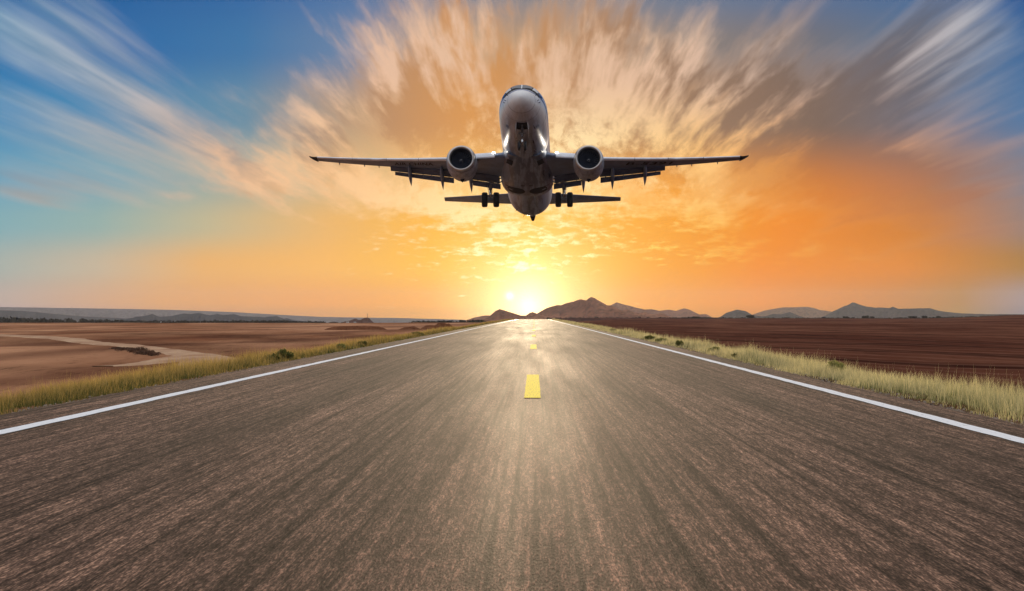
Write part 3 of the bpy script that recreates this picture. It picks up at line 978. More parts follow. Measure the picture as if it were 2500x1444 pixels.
def verge(name, side, mat, label, seed):
    r = np.random.default_rng(seed)
    out = []
    # distance bands: (y0, y1, blades per metre of verge, blade width)
    bands = [(13, 30, 2600, .007), (30, 60, 1500, .010), (60, 120, 620, .018), (120, 240, 260, .035), (240, 620, 80, .08)]
    for (y0, y1, dn, bw) in bands:
        n = int(dn * (y1 - y0))
        y = y0 + (y1 - y0) * r.random(n)
        q = r.random(n) ** 1.15
        if side < 0:
            inner = ROAD_L - .02 - .22 * (fnoise(y / 1.6, y * 0 + 2, 3, 31) + .3)
            width = 2.3 + 1.4 * fnoise(y / 9.0, y * 0, 2, 6)
            x = inner - q * width
        else:
            inner = ROAD_R - .02 + .30 * (fnoise(y / 1.6, y * 0 + 2, 3, 33) + .45)
            width = 3.2 + 2.2 * fnoise(y / 11.0, y * 0, 2, 8)
            x = inner + q * width
        cl = vnoise(x * 1.1, y * .45, 5 + seed) * .6 + vnoise(x * 3.1, y * 1.1, 9 + seed) * .4     # clumps
        big_ = vnoise(x * 0 + 1.0, y / 7.0, 12 + seed)
        keep = r.random(n) < np.clip(.15 + 1.5 * (cl - .22), .05, 1)
        x, y, q, cl, big_ = x[keep], y[keep], q[keep], cl[keep], big_[keep]
        n = len(x)
        z = ground_z(x, y) - .02
        edge_ = sstep(0, .13, q)
        if side < 0:
            H = (.06 + .17 * edge_ * (.35 + cl) * (.3 + 1.2 * big_)) * (.35 + 1.0 * r.random(n) ** 1.3)
            dry = np.clip(.30 + .75 * q + .5 * (cl - .5) + .5 * (big_ - .5) + .2 * r.normal(size=n), 0, 1.2)
        else:
            H = (.05 + .17 * edge_ * (.35 + cl) * (.3 + 1.2 * big_)) * (.35 + 1.0 * r.random(n) ** 1.3)
            dry = np.clip(.68 + .95 * q - .7 * (big_ - .45) + .45 * (cl - .5) + .2 * r.normal(size=n), 0, 1.3)
        W_ = bw * (.6 + .9 * r.random(n))
        out.append(blades(np.stack([x, y, z], 1), H, W_, dry, r))
        # tall seed stalks
        m_ = max(int(n * .05), 10)
        idx = r.integers(0, n, m_)
        Ps = np.stack([x[idx], y[idx], z[idx]], 1)
        out.append(blades(Ps, H[idx] * 1.25 + .04, np.full(m_, bw * .5), dry[idx] * 0 + 1.1, r, .25))
    V = []; Q = []; T = []; D = []; S = []; o = 0
    for v, q, tp, dr, sh in out:
        V.append(v); Q.append(q + o); T.append(tp); D.append(dr); S.append(sh); o += len(v)
    ob = np_mesh(name, np.concatenate(V), np.concatenate(Q), [mat], smooth=True)
    for nm, ar in (('tip', T), ('dry', D), ('shade', S)):
        at_ = ob.data.attributes.new(nm, 'FLOAT', 'POINT')
        at_.data.foreach_set('value', np.concatenate(ar).astype(np.float32))
    tag(ob, label, "grass", kind='stuff')
    return ob

mgl = grass_mat("verge_grass_left", (.075, .105, .018), (.72, .46, .12), .15, .90, .45)
mgr = grass_mat("verge_grass_right", (.19, .21, .05), (1.0, .83, .38), .05, .60, .5)
verge("grass", -1, mgl, "strip of yellow-green grass along the road's left edge", 3)
verge("grass", 1, mgr, "strip of pale straw and green grass along the road's right edge", 4)


# ------------------------------------------------------------------ roadside bushes
m_bush = leafmat("bush_leaves", (.07, .085, .018), (.20, .19, .045), .45)
m_bushy = leafmat("pale_bush_leaves", (.15, .17, .04), (.40, .36, .11), .5)
m_dry = leafmat("dry_brush", (.07, .035, .022), (.15, .078, .045), .2)


def bush(name, x, y, w, h, mat, label, group, seed, leaf=.022, n=900):
    if group == GB: w, h, leaf = w * .8, h * .68, .016
    r = np.random.default_rng(seed)
    root = empty(name, (x, y, gz(x, y)))
    tag(root, label, "bush", group)
    st_ = MB()
    tips = []
    for q_ in range(11):
        an = r.random() * 6.28; rd = (.25 + .75 * r.random()) * w / 2
        e_ = (math.cos(an) * rd, math.sin(an) * rd, h * (.45 + .5 * r.random()) * (1 - .35 * rd / (w / 2)))
        m_ = (e_[0] * .35, e_[1] * .35, e_[2] * .55)
        st_.tube((0, 0, -.03), m_, .012 * h + .004, .008 * h + .003, 5)
        st_.tube(m_, e_, .008 * h + .003, .003, 5)
        tips.append(e_)
    st_.build("stem", mbark, root)
    VV = []; QQ = []; o = 0
    for e_ in tips:
        V, Q = leaf_cloud(e_[0] * .8, e_[1] * .8, e_[2] * .78, w * .20, w * .20, h * .26, n // 11, leaf, r)
        V[:, 2] = np.maximum(V[:, 2], .01)
        VV.append(V); QQ.append(Q + o); o += len(V)
    np_mesh("foliage", np.concatenate(VV), np.concatenate(QQ), [mat], smooth=False, parent=root)
    return root


def edge_pt(pxx, X):
    """the distance at which lateral offset X shows at column pxx"""
    return F * X / (pxx - VPX)

GB = "bushes in the roadside grass"
bush("roadside_bush", -5.25, edge_pt(690, -5.25), .55, .42, m_bush, "dark green bush in the left roadside grass, largest on that side", GB, 1)
bush("roadside_bush", -5.2, edge_pt(668, -5.2), .35, .34, m_bush, "dark green bush touching the left side of the largest left-hand bush", GB, 2)
bush("roadside_bush", -5.2, edge_pt(832, -5.2), .42, .34, m_bushy, "rounded green bush in the left grass below the hill with the mast", GB, 3)
bush("roadside_bush", -5.2, edge_pt(885, -5.2), .40, .30, m_bush, "low dark bush in the left grass, right of the rounded green one", GB, 4)
bush("roadside_bush", -5.3, edge_pt(1020, -5.3), .8, .45, m_bush, "reddish-dark bush far along the left edge line below the red mounds", GB, 5, .03)
bush("roadside_bush", 4.45, edge_pt(1585, 4.45), .50, .34, m_bush, "dark olive bush in the right grass, farthest of the right-hand dark bushes", GB, 6)
bush("roadside_bush", 4.5, edge_pt(1615, 4.5), .55, .30, m_bushy, "yellow-green bush beside the dark olive bush in the right grass", GB, 7)
bush("roadside_bush", 4.4, edge_pt(1660, 4.4), .42, .36, m_bush, "upright green bush in the right grass, in front of the dark scrub hill's end", GB, 8)
bush("roadside_bush", 4.6, edge_pt(1742, 4.6), .38, .32, m_bushy, "sprawling pale green bush midway along the right grass", GB, 9)
bush("roadside_bush", 4.35, edge_pt(1800, 4.35), .34, .26, m_bush, "dark rounded bush in the right grass, nearest of the right-hand dark bushes", GB, 10)
bush("roadside_bush", 4.6, edge_pt(1495, 4.6), .6, .36, m_bushy, "small yellowish bush far along the right edge line", GB, 12)
bush("roadside_bush", 5.0, edge_pt(2035, 5.0), .55, .42, m_bushy, "tall soft green tussock in the nearer right grass", GB, 13)
# dry brush along the track in the left field
GD = "dry brush heaps by the dirt track"
for k_, (pxx, pyy, w, h, lab) in enumerate([
        (316, 859, 1.2, .20, "leftmost low heap of dry brown brush beside the dirt track"),
        (336, 862, .9, .30, "second heap from the left of dry brush beside the dirt track"),
        (352, 866, .9, .24, "third heap from the left of dry brush, between the upright one and the last"),
        (368, 869, .7, .27, "rightmost heap of dry brush with twigs sticking up, by the track's bend"),
        (294, 855, 1.2, .13, "flat patch of dry brush left of the brush heaps by the track")]):
    x, y = gp(pxx, pyy)
    bush("dry_brush", x, y, w, h, m_dry, lab, GD, 30 + k_, .022, 700)

# loose stones on the gravel by the asphalt
mst = simple("gravel_stones", (.32, .25, .19), .9, 0, .3, 20)
r_ = np.random.default_rng(5)
VV = []; QQ = []; o = 0
cube = np.array([(-1, -1, -1), (1, -1, -1), (1, 1, -1), (-1, 1, -1), (-.7, -.7, .8), (.7, -.7, .8), (.6, .7, .9), (-.7, .6, .7)]) * .5
cq = np.array([(0, 3, 2, 1), (4, 5, 6, 7), (0, 1, 5, 4), (1, 2, 6, 5), (2, 3, 7, 6), (3, 0, 4, 7)])
for k_ in range(2600):
    y = 13 + 130 * r_.random() ** 1.6
    if r_.random() < .45:
        x = ROAD_L - .02 - abs(r_.normal()) * .10
    else:
        x = ROAD_R + .02 + abs(r_.normal()) * .14
    s_ = (.008 + .022 * r_.random() ** 2)
    an = r_.random() * 6.28
    c, s = math.cos(an), math.sin(an)
    P = cube * (1 + .3 * r_.normal(size=(8, 3))) * s_ * np.array([1, 1, .7])
    P = np.stack([P[:, 0] * c - P[:, 1] * s + x, P[:, 0] * s + P[:, 1] * c + y, P[:, 2] + gz(x, y) + s_ * .3 + .004], 1)
    VV.append(P); QQ.append(cq + o); o += 8
tag(np_mesh("gravel", np.concatenate(VV), np.concatenate(QQ), [mst], smooth=False), "loose gravel scattered along both asphalt edges", "gravel", kind='stuff')

# ------------------------------------------------------------------ airliner
# local axes: x to its own left (right in the picture), y aft from the nose, z up; metres
plane = empty("airliner", (0, 0, 0))
tag(plane, "white twin-engine airliner low over the road with its landing gear down", "airplane")
PM = Matrix.Translation((-0.5394, 194.9, 13.275)) @ Matrix.Rotation(math.radians(-1.24), 4, 'Z') @ Matrix.Rotation(math.radians(-12.13), 4, 'X') @ Matrix.Translation((0, -19, 0))
plane.matrix_world = PM

STN = np.array([  # y, half width, top z, bottom z
    (0.00, .03, -.63, -.69), (.05, .22, -.46, -.84), (.16, .40, -.28, -1.00), (.40, .66, -.08, -1.20), (.8, .82, .10, -1.38), (1.3, 1.02, .28, -1.54),
    (1.75, 1.16, .45, -1.64), (2.1, 1.26, .72, -1.71), (2.5, 1.35, .97, -1.77), (3.0, 1.46, 1.15, -1.84), (3.7, 1.58, 1.34, -1.90),
    (4.8, 1.70, 1.62, -1.96), (6.2, 1.79, 1.86, -2.0), (8, 1.83, 2.0, -2.0), (24, 1.84, 2.0, -2.0), (26.5, 1.88, 2.0, -2.0), (28.5, 1.87, 2.0, -1.90),
    (30.5, 1.80, 2.0, -1.60), (32.5, 1.60, 1.98, -1.10), (34.5, 1.24, 1.80, -.50), (36, .86, 1.50, -.02), (37.5, .50, 1.15, .22), (38.6, .28, .85, .33)])


def fus(y):
    w = np.interp(y, STN[:, 0], STN[:, 1]); tp = np.interp(y, STN[:, 0], STN[:, 2]); bt = np.interp(y, STN[:, 0], STN[:, 3])
    return w, tp, bt


def fus_pt(y, phi, off=0.0):
    """surface point; phi measured from the crown, positive to +x"""
    w, tp, bt = fus(y)
    zc = (tp + bt) / 2 + .02 * (tp - bt)
    h = (tp - zc) if math.cos(phi) > 0 else (zc - bt)
    s, c = math.sin(phi), math.cos(phi)
    x = w * math.copysign(abs(s) ** (2 / 2.08), s)
    z = zc + h * math.copysign(abs(c) ** (2 / 2.08), c)
    n = Vector((s / max(w, .05), 0, c / max(h, .05))).normalized()
    if y < 3.5:
        n = (n + Vector((0, -.55, 0))).normalized()
    return (x + n.x * off, y + n.y * off, z + n.z * off)


def loft(mb, rings, mi=0, cap0=True, cap1=True):
    n = len(rings[0])
    V = [p for rg in rings for p in rg]
    Fs = []
    for a_ in range(len(rings) - 1):
        for i in range(n):
            j = (i + 1) % n
            Fs.append((a_ * n + i, a_ * n + j, (a_ + 1) * n + j, (a_ + 1) * n + i))
    if cap0: Fs.append(tuple(range(n - 1, -1, -1)))
    if cap1: Fs.append(tuple((len(rings) - 1) * n + i for i in range(n)))
    mb.add(V, Fs, mi)
    return mb

# --- materials
mp, t, b = material("airliner_paint")
co = t.n.new('ShaderNodeTexCoord').outputs['Object']
x_, y_, z_ = t.sep(co)
dirt = t.noise(t.xyz(t.mul(x_, 2.4), t.mul(y_, .28), t.mul(z_, 2.4)), 1.0, 6, .6)
dirt2 = t.noise(t.xyz(t.mul(x_, 1.0), t.mul(y_, .6), t.mul(z_, 1.0)), 1.0, 5, .6)
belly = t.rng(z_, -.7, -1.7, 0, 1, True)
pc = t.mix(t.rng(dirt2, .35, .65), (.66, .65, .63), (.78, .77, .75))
grime_shade = t.mix(t.rng(dirt, .46, .56), (.032, .055, .105), (.21, .275, .39))  # grime streaks, with the underside's cool blue shade put into the colour
pc = t.mix(t.mul(belly, t.rng(y_, 1.2, 7.0, .45, .95)), pc, grime_shade)
zs = t.sub(z_, t.rng(y_, 0.9, 6.5, .13, -.12))
b1 = t.mul(t.rng(zs, -.13, -.12), t.rng(zs, .12, .11))
b2 = t.mul(t.rng(zs, .34, .35), t.rng(zs, .50, .49))
stripe = t.mix(t.rng(y_, 1.0, 1.8), (.03, .10, .33), (.085, .11, .19))
pc = t.mix(b1, pc, stripe)
pc = t.mix(b2, pc, stripe)


def line_at(v, pos, w):
    return t.m('LESS_THAN', t.m('ABSOLUTE', t.sub(v, pos)), w)

seams = line_at(y_, 1.25, .025)
for sy in (2.55, 5.4, 7.9, 10.3, 12.9, 25.2, 28.4, 31.0, 33.8):
    seams = t.m('MAXIMUM', seams, line_at(y_, sy, .028))
for sx in (-.62, .62):
    seams = t.m('MAXIMUM', seams, t.mul(line_at(x_, sx, .022), t.m('GREATER_THAN', y_, 5.4)))
pc = t.mix(t.mul(seams, .65), pc, (.06, .06, .07))
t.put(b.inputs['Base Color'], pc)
t.put(b.inputs['Roughness'], t.add(t.rng(dirt, .3, .7, .26, .42), t.rng(y_, 24, 30, 0, .3)))
b.inputs['Coat Weight'].default_value = .15
b.inputs['Coat Roughness'].default_value = .12

m_grey = simple("wing_grey", (.15, .205, .315), .42, 0, .30, 1.1)  # the shaded underside's blue is put into this grey
m_slat = simple("slat_metal", (.80, .82, .86), .35, .0, .12, 1.5)
m_lip = simple("polished_lip", (.52, .49, .46), .28, .8, .08, 2)
m_nac, t, b = material("nacelle_paint")
co = t.n.new('ShaderNodeTexCoord').outputs['Object']
x_, y_, z_ = t.sep(co)
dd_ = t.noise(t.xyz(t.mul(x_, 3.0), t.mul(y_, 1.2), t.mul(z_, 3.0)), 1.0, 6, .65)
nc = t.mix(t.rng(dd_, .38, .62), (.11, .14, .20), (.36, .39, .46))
sm = t.m('MAXIMUM', t.m('LESS_THAN', t.m('ABSOLUTE', t.sub(y_, 12.75)), .014), t.m('LESS_THAN', t.m('ABSOLUTE', t.sub(y_, 14.2)), .014))
nc = t.mix(t.mul(sm, .7), nc, (.04, .04, .045))
t.put(b.inputs['Base Color'], nc)
b.inputs['Roughness'].default_value = .38
m_tyre = simple("tyre_rubber", (.012, .012, .014), .75, 0, .2, 8)
m_gear = simple("gear_metal", (.16, .165, .175), .4, .3, .3, 5)
m_shiny = simple("chrome_piston", (.8, .78, .75), .15, 1.0)
m_dark = simple("dark_recess", (.010, .011, .016), .8)  # near-black; flat patches of it paint the shade inside wells, inlets and vents
m_fan = simple("fan_blade", (.06, .075, .11), .38, .4)
m_lett = simple("lettering_paint", (.004, .005, .010), .7)
m_glass = simple("cockpit_glass", (.010, .022, .045), .08, 0, 0, 3, .6)
m_exh = simple("exhaust_metal", (.05, .045, .045), .4, .8)
m_flap = simple("flap_grey", (.055, .078, .135), .5, 0, .3, 1.3)
m_gloss = simple("white_gloss_door", (.62, .62, .62), .3)

# --- fuselage
NPH = 72
ysf = np.concatenate([[0, .02, .05, .09, .16, .26, .40, .6, .8, 1.05, 1.3, 1.5, 1.75, 1.9, 2.1, 2.3, 2.5, 2.75, 3.0, 3.3, 3.7, 4.2, 4.8, 5.5, 6.2, 7], np.arange(8, 24.5, 1.0), np.arange(25, 38.6, .75), [38.6]])
for _ in range(2):   # soften the profile between stations
    STN_d = np.linspace(0, 38.6, 773)
tab = np.stack([STN_d] + [np.interp(STN_d, STN[:, 0], STN[:, i]) for i in (1, 2, 3)], 1)
for _ in range(5):
    tab[14:-1, 1:] = (tab[13:-2, 1:] + tab[15:, 1:] + 2 * tab[14:-1, 1:]) / 4
STN = tab
mb = MB()
loft(mb, [[fus_pt(y, 2 * math.pi * i / NPH) for i in range(NPH)] for y in ysf])
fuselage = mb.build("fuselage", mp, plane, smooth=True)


def patch(name, y0, y1, p0, p1, mat, parent, off=.012, n=8, m=8, yfun=None):
    """a piece of skin lying just proud of the fuselage"""
    V = []; Fs = []
    for a_ in range(n + 1):
        for c_ in range(m + 1):
            fy, fp = a_ / n, c_ / m
            ph = p0 + (p1 - p0) * fp
            lo, hi = (y0, y1) if yfun is None else yfun(ph)
            V.append(fus_pt(lo + (hi - lo) * fy, ph, off))
    for a_ in range(n):
        for c_ in range(m):
            i = a_ * (m + 1) + c_
            Fs.append((i, i + 1, i + m + 2, i + m + 1))
    return MB().add(V, Fs).build(name, mat, parent, smooth=True)

rad = math.radians


def shield(a_, b_):
    """the windscreen's lower and upper edge at roof angle phi"""
    def f_(ph):
        q_ = abs(math.degrees(ph))
        return (1.70 + a_ + .0105 * q_, 2.50 + b_ + .0125 * q_)
    return f_

patch("glare_shield", 0, 0, rad(-74), rad(74), m_dark, fuselage, .008, 8, 40, shield(-.34, .02))
for s in (-1, 1):
    patch("windscreen", 0, 0, s * rad(2.2), s * rad(34), m_glass, fuselage, .03, 6, 8, shield(.04, 0))
    patch("side_window", 0, 0, s * rad(37), s * rad(58), m_gloss, fuselage, .024, 6, 8, shield(-.08, .10))  # white pane colour stands in for the reflection in the glass
    patch("side_window", 0, 0, s * rad(60), s * rad(73), m_glass, fuselage, .02, 6, 6, shield(0, .05))
patch("windscreen_post", 0, 0, rad(-1.8), rad(1.8), m_gloss, fuselage, .03, 6, 3, shield(-.03, .06))
# doors' outlines, sensor probes, belly aerials, vents
for s in (-1, 1):
    d_ = MB()
    for (ya, yb, pa, pb) in ((5.0, 5.04, 62, 106), (5.86, 5.90, 62, 106)):
        V = [fus_pt(ya, s * rad(pa + (pb - pa) * i / 8), .012) for i in range(9)] + [fus_pt(yb, s * rad(pa + (pb - pa) * i / 8), .012) for i in range(9)]
        d_.add(V, [(i, i + 1, 10 + i, 9 + i) for i in range(8)])
    V = [fus_pt(5.0 + .9 * i / 4, s * rad(106), .013) for i in range(5)] + [fus_pt(5.0 + .9 * i / 4, s * rad(104.9), .013) for i in range(5)]
    d_.add(V, [(i, i + 1, 6 + i, 5 + i) for i in range(4)])
    d_.build("door_outline", m_gloss, fuselage)
    for (yy, ph) in ((1.65, 62), (1.75, 84), (2.0, 92)):
        p_ = fus_pt(yy, s * rad(ph)); q_ = fus_pt(yy - .06, s * rad(ph), .13)
        MB().tube(p_, q_, .025, .018, 6).tube(q_, (q_[0], q_[1] - .16, q_[2]), .02, .01, 6).build("probe", m_dark, fuselage)
    # passenger windows along the side
    V = []; Fs = []
    for k_ in range(44):
        yy = 7.0 + k_ * .51
        if 13.9 < yy < 14.2: continue
        o_ = len(V)
        for (dy, dp) in ((-.11, -3.6), (.11, -3.6), (.13, 0), (.11, 4.2), (-.11, 4.2), (-.13, 0)):
            V.append(fus_pt(yy + dy, s * rad(72 + dp), .012))
        Fs.append((o_, o_ + 1, o_ + 2, o_ + 3, o_ + 4, o_ + 5))
    wnd = MB().add(V, Fs).build("cabin_window", m_glass, fuselage)
    tag(wnd, kind='stuff')
    pz = patch("round_panel", 0, 0, s * rad(134), s * rad(146), m_grey, fuselage, .010, 10, 10,
               lambda ph: (4.65 - .42 * math.sqrt(max(0, 1 - ((abs(math.degrees(ph)) - 140) / 6) ** 2)), 4.65 + .42 * math.sqrt(max(0, 1 - ((abs(math.degrees(ph)) - 140) / 6) ** 2))))
for (yy, ph, h_) in ((4.0, 150, .2), (7.2, 158, .22), (9.6, 180, .35), (26.5, 180, .35), (29.5, 172, .25), (30.6, 196, .2), (28.6, 214, .2)):
    p_ = fus_pt(yy, rad(ph)); q_ = fus_pt(yy + .12, rad(ph), h_)
    MB().add([(p_[0] - .012, p_[1] - .15, p_[2] + .02), (p_[0] + .012, p_[1] - .15, p_[2] + .02), (p_[0] + .012, p_[1] + .18, p_[2] + .02), (p_[0] - .012, p_[1] + .18, p_[2] + .02),
              (q_[0] - .01, q_[1] - .06, q_[2]), (q_[0] + .01, q_[1] - .06, q_[2]), (q_[0] + .01, q_[1] + .1, q_[2]), (q_[0] - .01, q_[1] + .1, q_[2])],
             [(0, 1, 5, 4), (1, 2, 6, 5), (2, 3, 7, 6), (3, 0, 4, 7), (4, 5, 6, 7)]).build("aerial", m_dark, fuselage)

# --- wing-body fairing, the wheel wells' inner shade painted on as dark patches
FY = [(11.2, 1.30, -1.95, -1.55), (12.2, 1.55, -2.08, -1.2), (13.5, 1.80, -2.20, -.95), (15.5, 1.98, -2.36, -.85), (17.5, 2.10, -2.48, -.8), (19.5, 2.16, -2.54, -.8), (20.7, 2.14, -2.50, -.8), (21.4, 2.06, -2.38, -.85), (21.9, 1.96, -2.18, -1.0), (22.3, 1.80, -1.95, -1.4)]
FY = np.array(FY)


def fair(y, f):
    w, zb, zt = (np.interp(y, FY[:, 0], FY[:, i]) for i in (1, 2, 3))
    a_ = math.pi * f
    return (-w * math.copysign(abs(math.cos(a_)) ** (2 / 2.7), math.cos(a_)), y, zt + (zb - zt) * abs(math.sin(a_)) ** (2 / 2.7))

rings = []
for y in np.linspace(11.2, 22.3, 43):
    rg = [fair(y, i / 36) for i in range(37)]
    rg += [(rg[-1][0] * .6, y, rg[-1][2] + .3), (rg[0][0] * .6, y, rg[0][2] + .3)]
    rings.append(rg)
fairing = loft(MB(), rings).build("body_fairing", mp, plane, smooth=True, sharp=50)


def fair_z(x, y):
    fs = np.linspace(0, 1, 201)
    pts = np.array([fair(y, f) for f in fs])
    return float(np.interp(x, pts[:, 0], pts[:, 2]))

for s in (-1, 1):
    V = [(s * 1.05, 19.35, fair_z(s * 1.05, 19.35) - .012)]
    nn = 36
    for ring in (.5, 1.0):
        for i in range(nn):
            an = 2 * math.pi * i / nn
            x = s * 1.10 + .92 * ring * math.cos(an); y = 19.3 + .86 * ring * math.sin(an) * (1 - .25 * math.cos(an) * s)
            V.append((x, y, fair_z(x, y) - .012))
    Fs = [(0, 1 + i, 1 + (i + 1) % nn) for i in range(nn)] + [(1 + i, 1 + nn + i, 1 + nn + (i + 1) % nn, 1 + (i + 1) % nn) for i in range(nn)]
    MB().add(V, Fs).build("wheel_well", m_dark, fairing, smooth=True)
    # air-conditioning inlets at the fairing's shoulder
    x0 = s * 1.12
    MB().add([(x0 - .22, 11.95, -2.10), (x0 + .22, 11.95, -1.92), (x0 + .24 + .1 * s, 12.75, -2.02), (x0 - .20 + .1 * s, 12.75, -2.26)] if s > 0 else
             [(x0 - .22, 11.95, -1.92), (x0 + .22, 11.95, -2.10), (x0 + .20 - .1, 12.75, -2.26), (x0 - .24 - .1, 12.75, -2.02)],
             [(0, 1, 2, 3)]).build("air_inlet", m_dark, fairing)
    for xx in (.32,):
        V = [(s * (xx - .16), 17.65, fair_z(s * xx, 17.65) - .01), (s * (xx + .16), 17.65, fair_z(s * xx, 17.65) - .01), (s * (xx + .16), 17.85, fair_z(s * xx, 17.85) - .01), (s * (xx - .16), 17.85, fair_z(s * xx, 17.85) - .01)]
        MB().add(V, [(0, 1, 2, 3)]).build("vent", m_dark, fairing)

# --- wings
def w_le(x):
    return float(np.interp(x, [0, 1.9, 5.1, 17.2], [11.5, 12.75, 14.75, 21.1]))


def w_te(x):
    return float(np.interp(x, [0, 1.9, 5.7, 17.2], [18.6, 18.35, 18.25, 22.35]))


def w_z(x):
    u = max(x - 1.9, 0)
    return -1.44 + .105 * (x - 1.9) + .0030 * u * u


def airfoil(x, n=14, cut=1.0, tc=None, z0=0.0):
    """closed section at span x: (y, z) from trailing edge over the top and back under"""
    le, te = w_le(x), w_te(x); c = te - le
    th_ = tc or float(np.interp(x, [1.9, 5.5, 17.2], [.135, .115, .10]))
    inc = rad(float(np.interp(x, [1.9, 17.2], [2.0, -1.0])))
    up = []; lo = []
    for i in range(n + 1):
        s_ = cut * (1 - math.cos(math.pi * i / n)) / 2
        tk = th_ * 5 * (.2969 * math.sqrt(s_) - .126 * s_ - .3516 * s_ ** 2 + .2843 * s_ ** 3 - .1036 * s_ ** 4)
        cam_ = .018 * (1 - (2 * s_ - .9) ** 2)
        up.append((s_, cam_ + tk)); lo.append((s_, cam_ - tk * .85))
    pts = up[::-1] + lo[1:]
    out = []
    for s_, z in pts:
        yy = (s_ - .3) * c; zz = z * c
        out.append((le + .3 * c + yy * math.cos(inc) + zz * math.sin(inc), w_z(x) + z0 - yy * math.sin(inc) + zz * math.cos(inc)))
    return out


def low_z(x, y):
    pts = airfoil(x, 24)[24:]
    a_ = np.array(pts)
    return float(np.interp(y, a_[:, 0], a_[:, 1]))


def flap_panel(s, x0, x1, chord, ang, thick, name, wing, n=6, lead=None):
    """lead: chord and angle of the panel ahead, None when the wing itself is ahead"""
    rings = []
    for i in range(n + 1):
        x = x0 + (x1 - x0) * i / n
        cc = chord(x)
        y0, z0 = airfoil(x)[0]
        y0 -= .20; z0 -= .02
        if lead:
            c1, a1 = lead[0](x), rad(lead[1])
            y0 += c1 * math.cos(a1) - .02; z0 -= c1 * math.sin(a1) + .03
        a_ = rad(ang)
        rg = []
        for (u, v) in ((0, 0), (.03, .5), (.15, 1), (.5, .75), (1, .05), (1, -.05), (.5, -.10), (.12, -.55), (.03, -.4)):
            yy = u * cc; zz = v * thick * cc
            rg.append((s * x, y0 + yy * math.cos(a_) + zz * math.sin(a_), z0 - yy * math.sin(a_) + zz * math.cos(a_)))
        rings.append(rg)
    return loft(MB(), rings).build(name, m_flap, wing, smooth=False)


def text_geo(body, size):
    cu = bpy.data.curves.new("lettering", 'FONT')
    cu.body = body; cu.size = size; cu.align_x = 'LEFT'; cu.resolution_u = 3
    cu.space_character = 1.05
    cu.offset = .018 * size
    o = bpy.data.objects.new("tmp", cu)
    COL.objects.link(o)
    dg = bpy.context.evaluated_depsgraph_get()
    me = bpy.data.meshes.new_from_object(o.evaluated_get(dg))
    bpy.data.objects.remove(o)
    bm = bmesh.new(); bm.from_mesh(me)
    bmesh.ops.triangulate(bm, faces=bm.faces)
    V = [tuple(v.co) for v in bm.verts]; Fs = [tuple(v.index for v in f.verts) for f in bm.faces]
    bm.free()
    return V, Fs

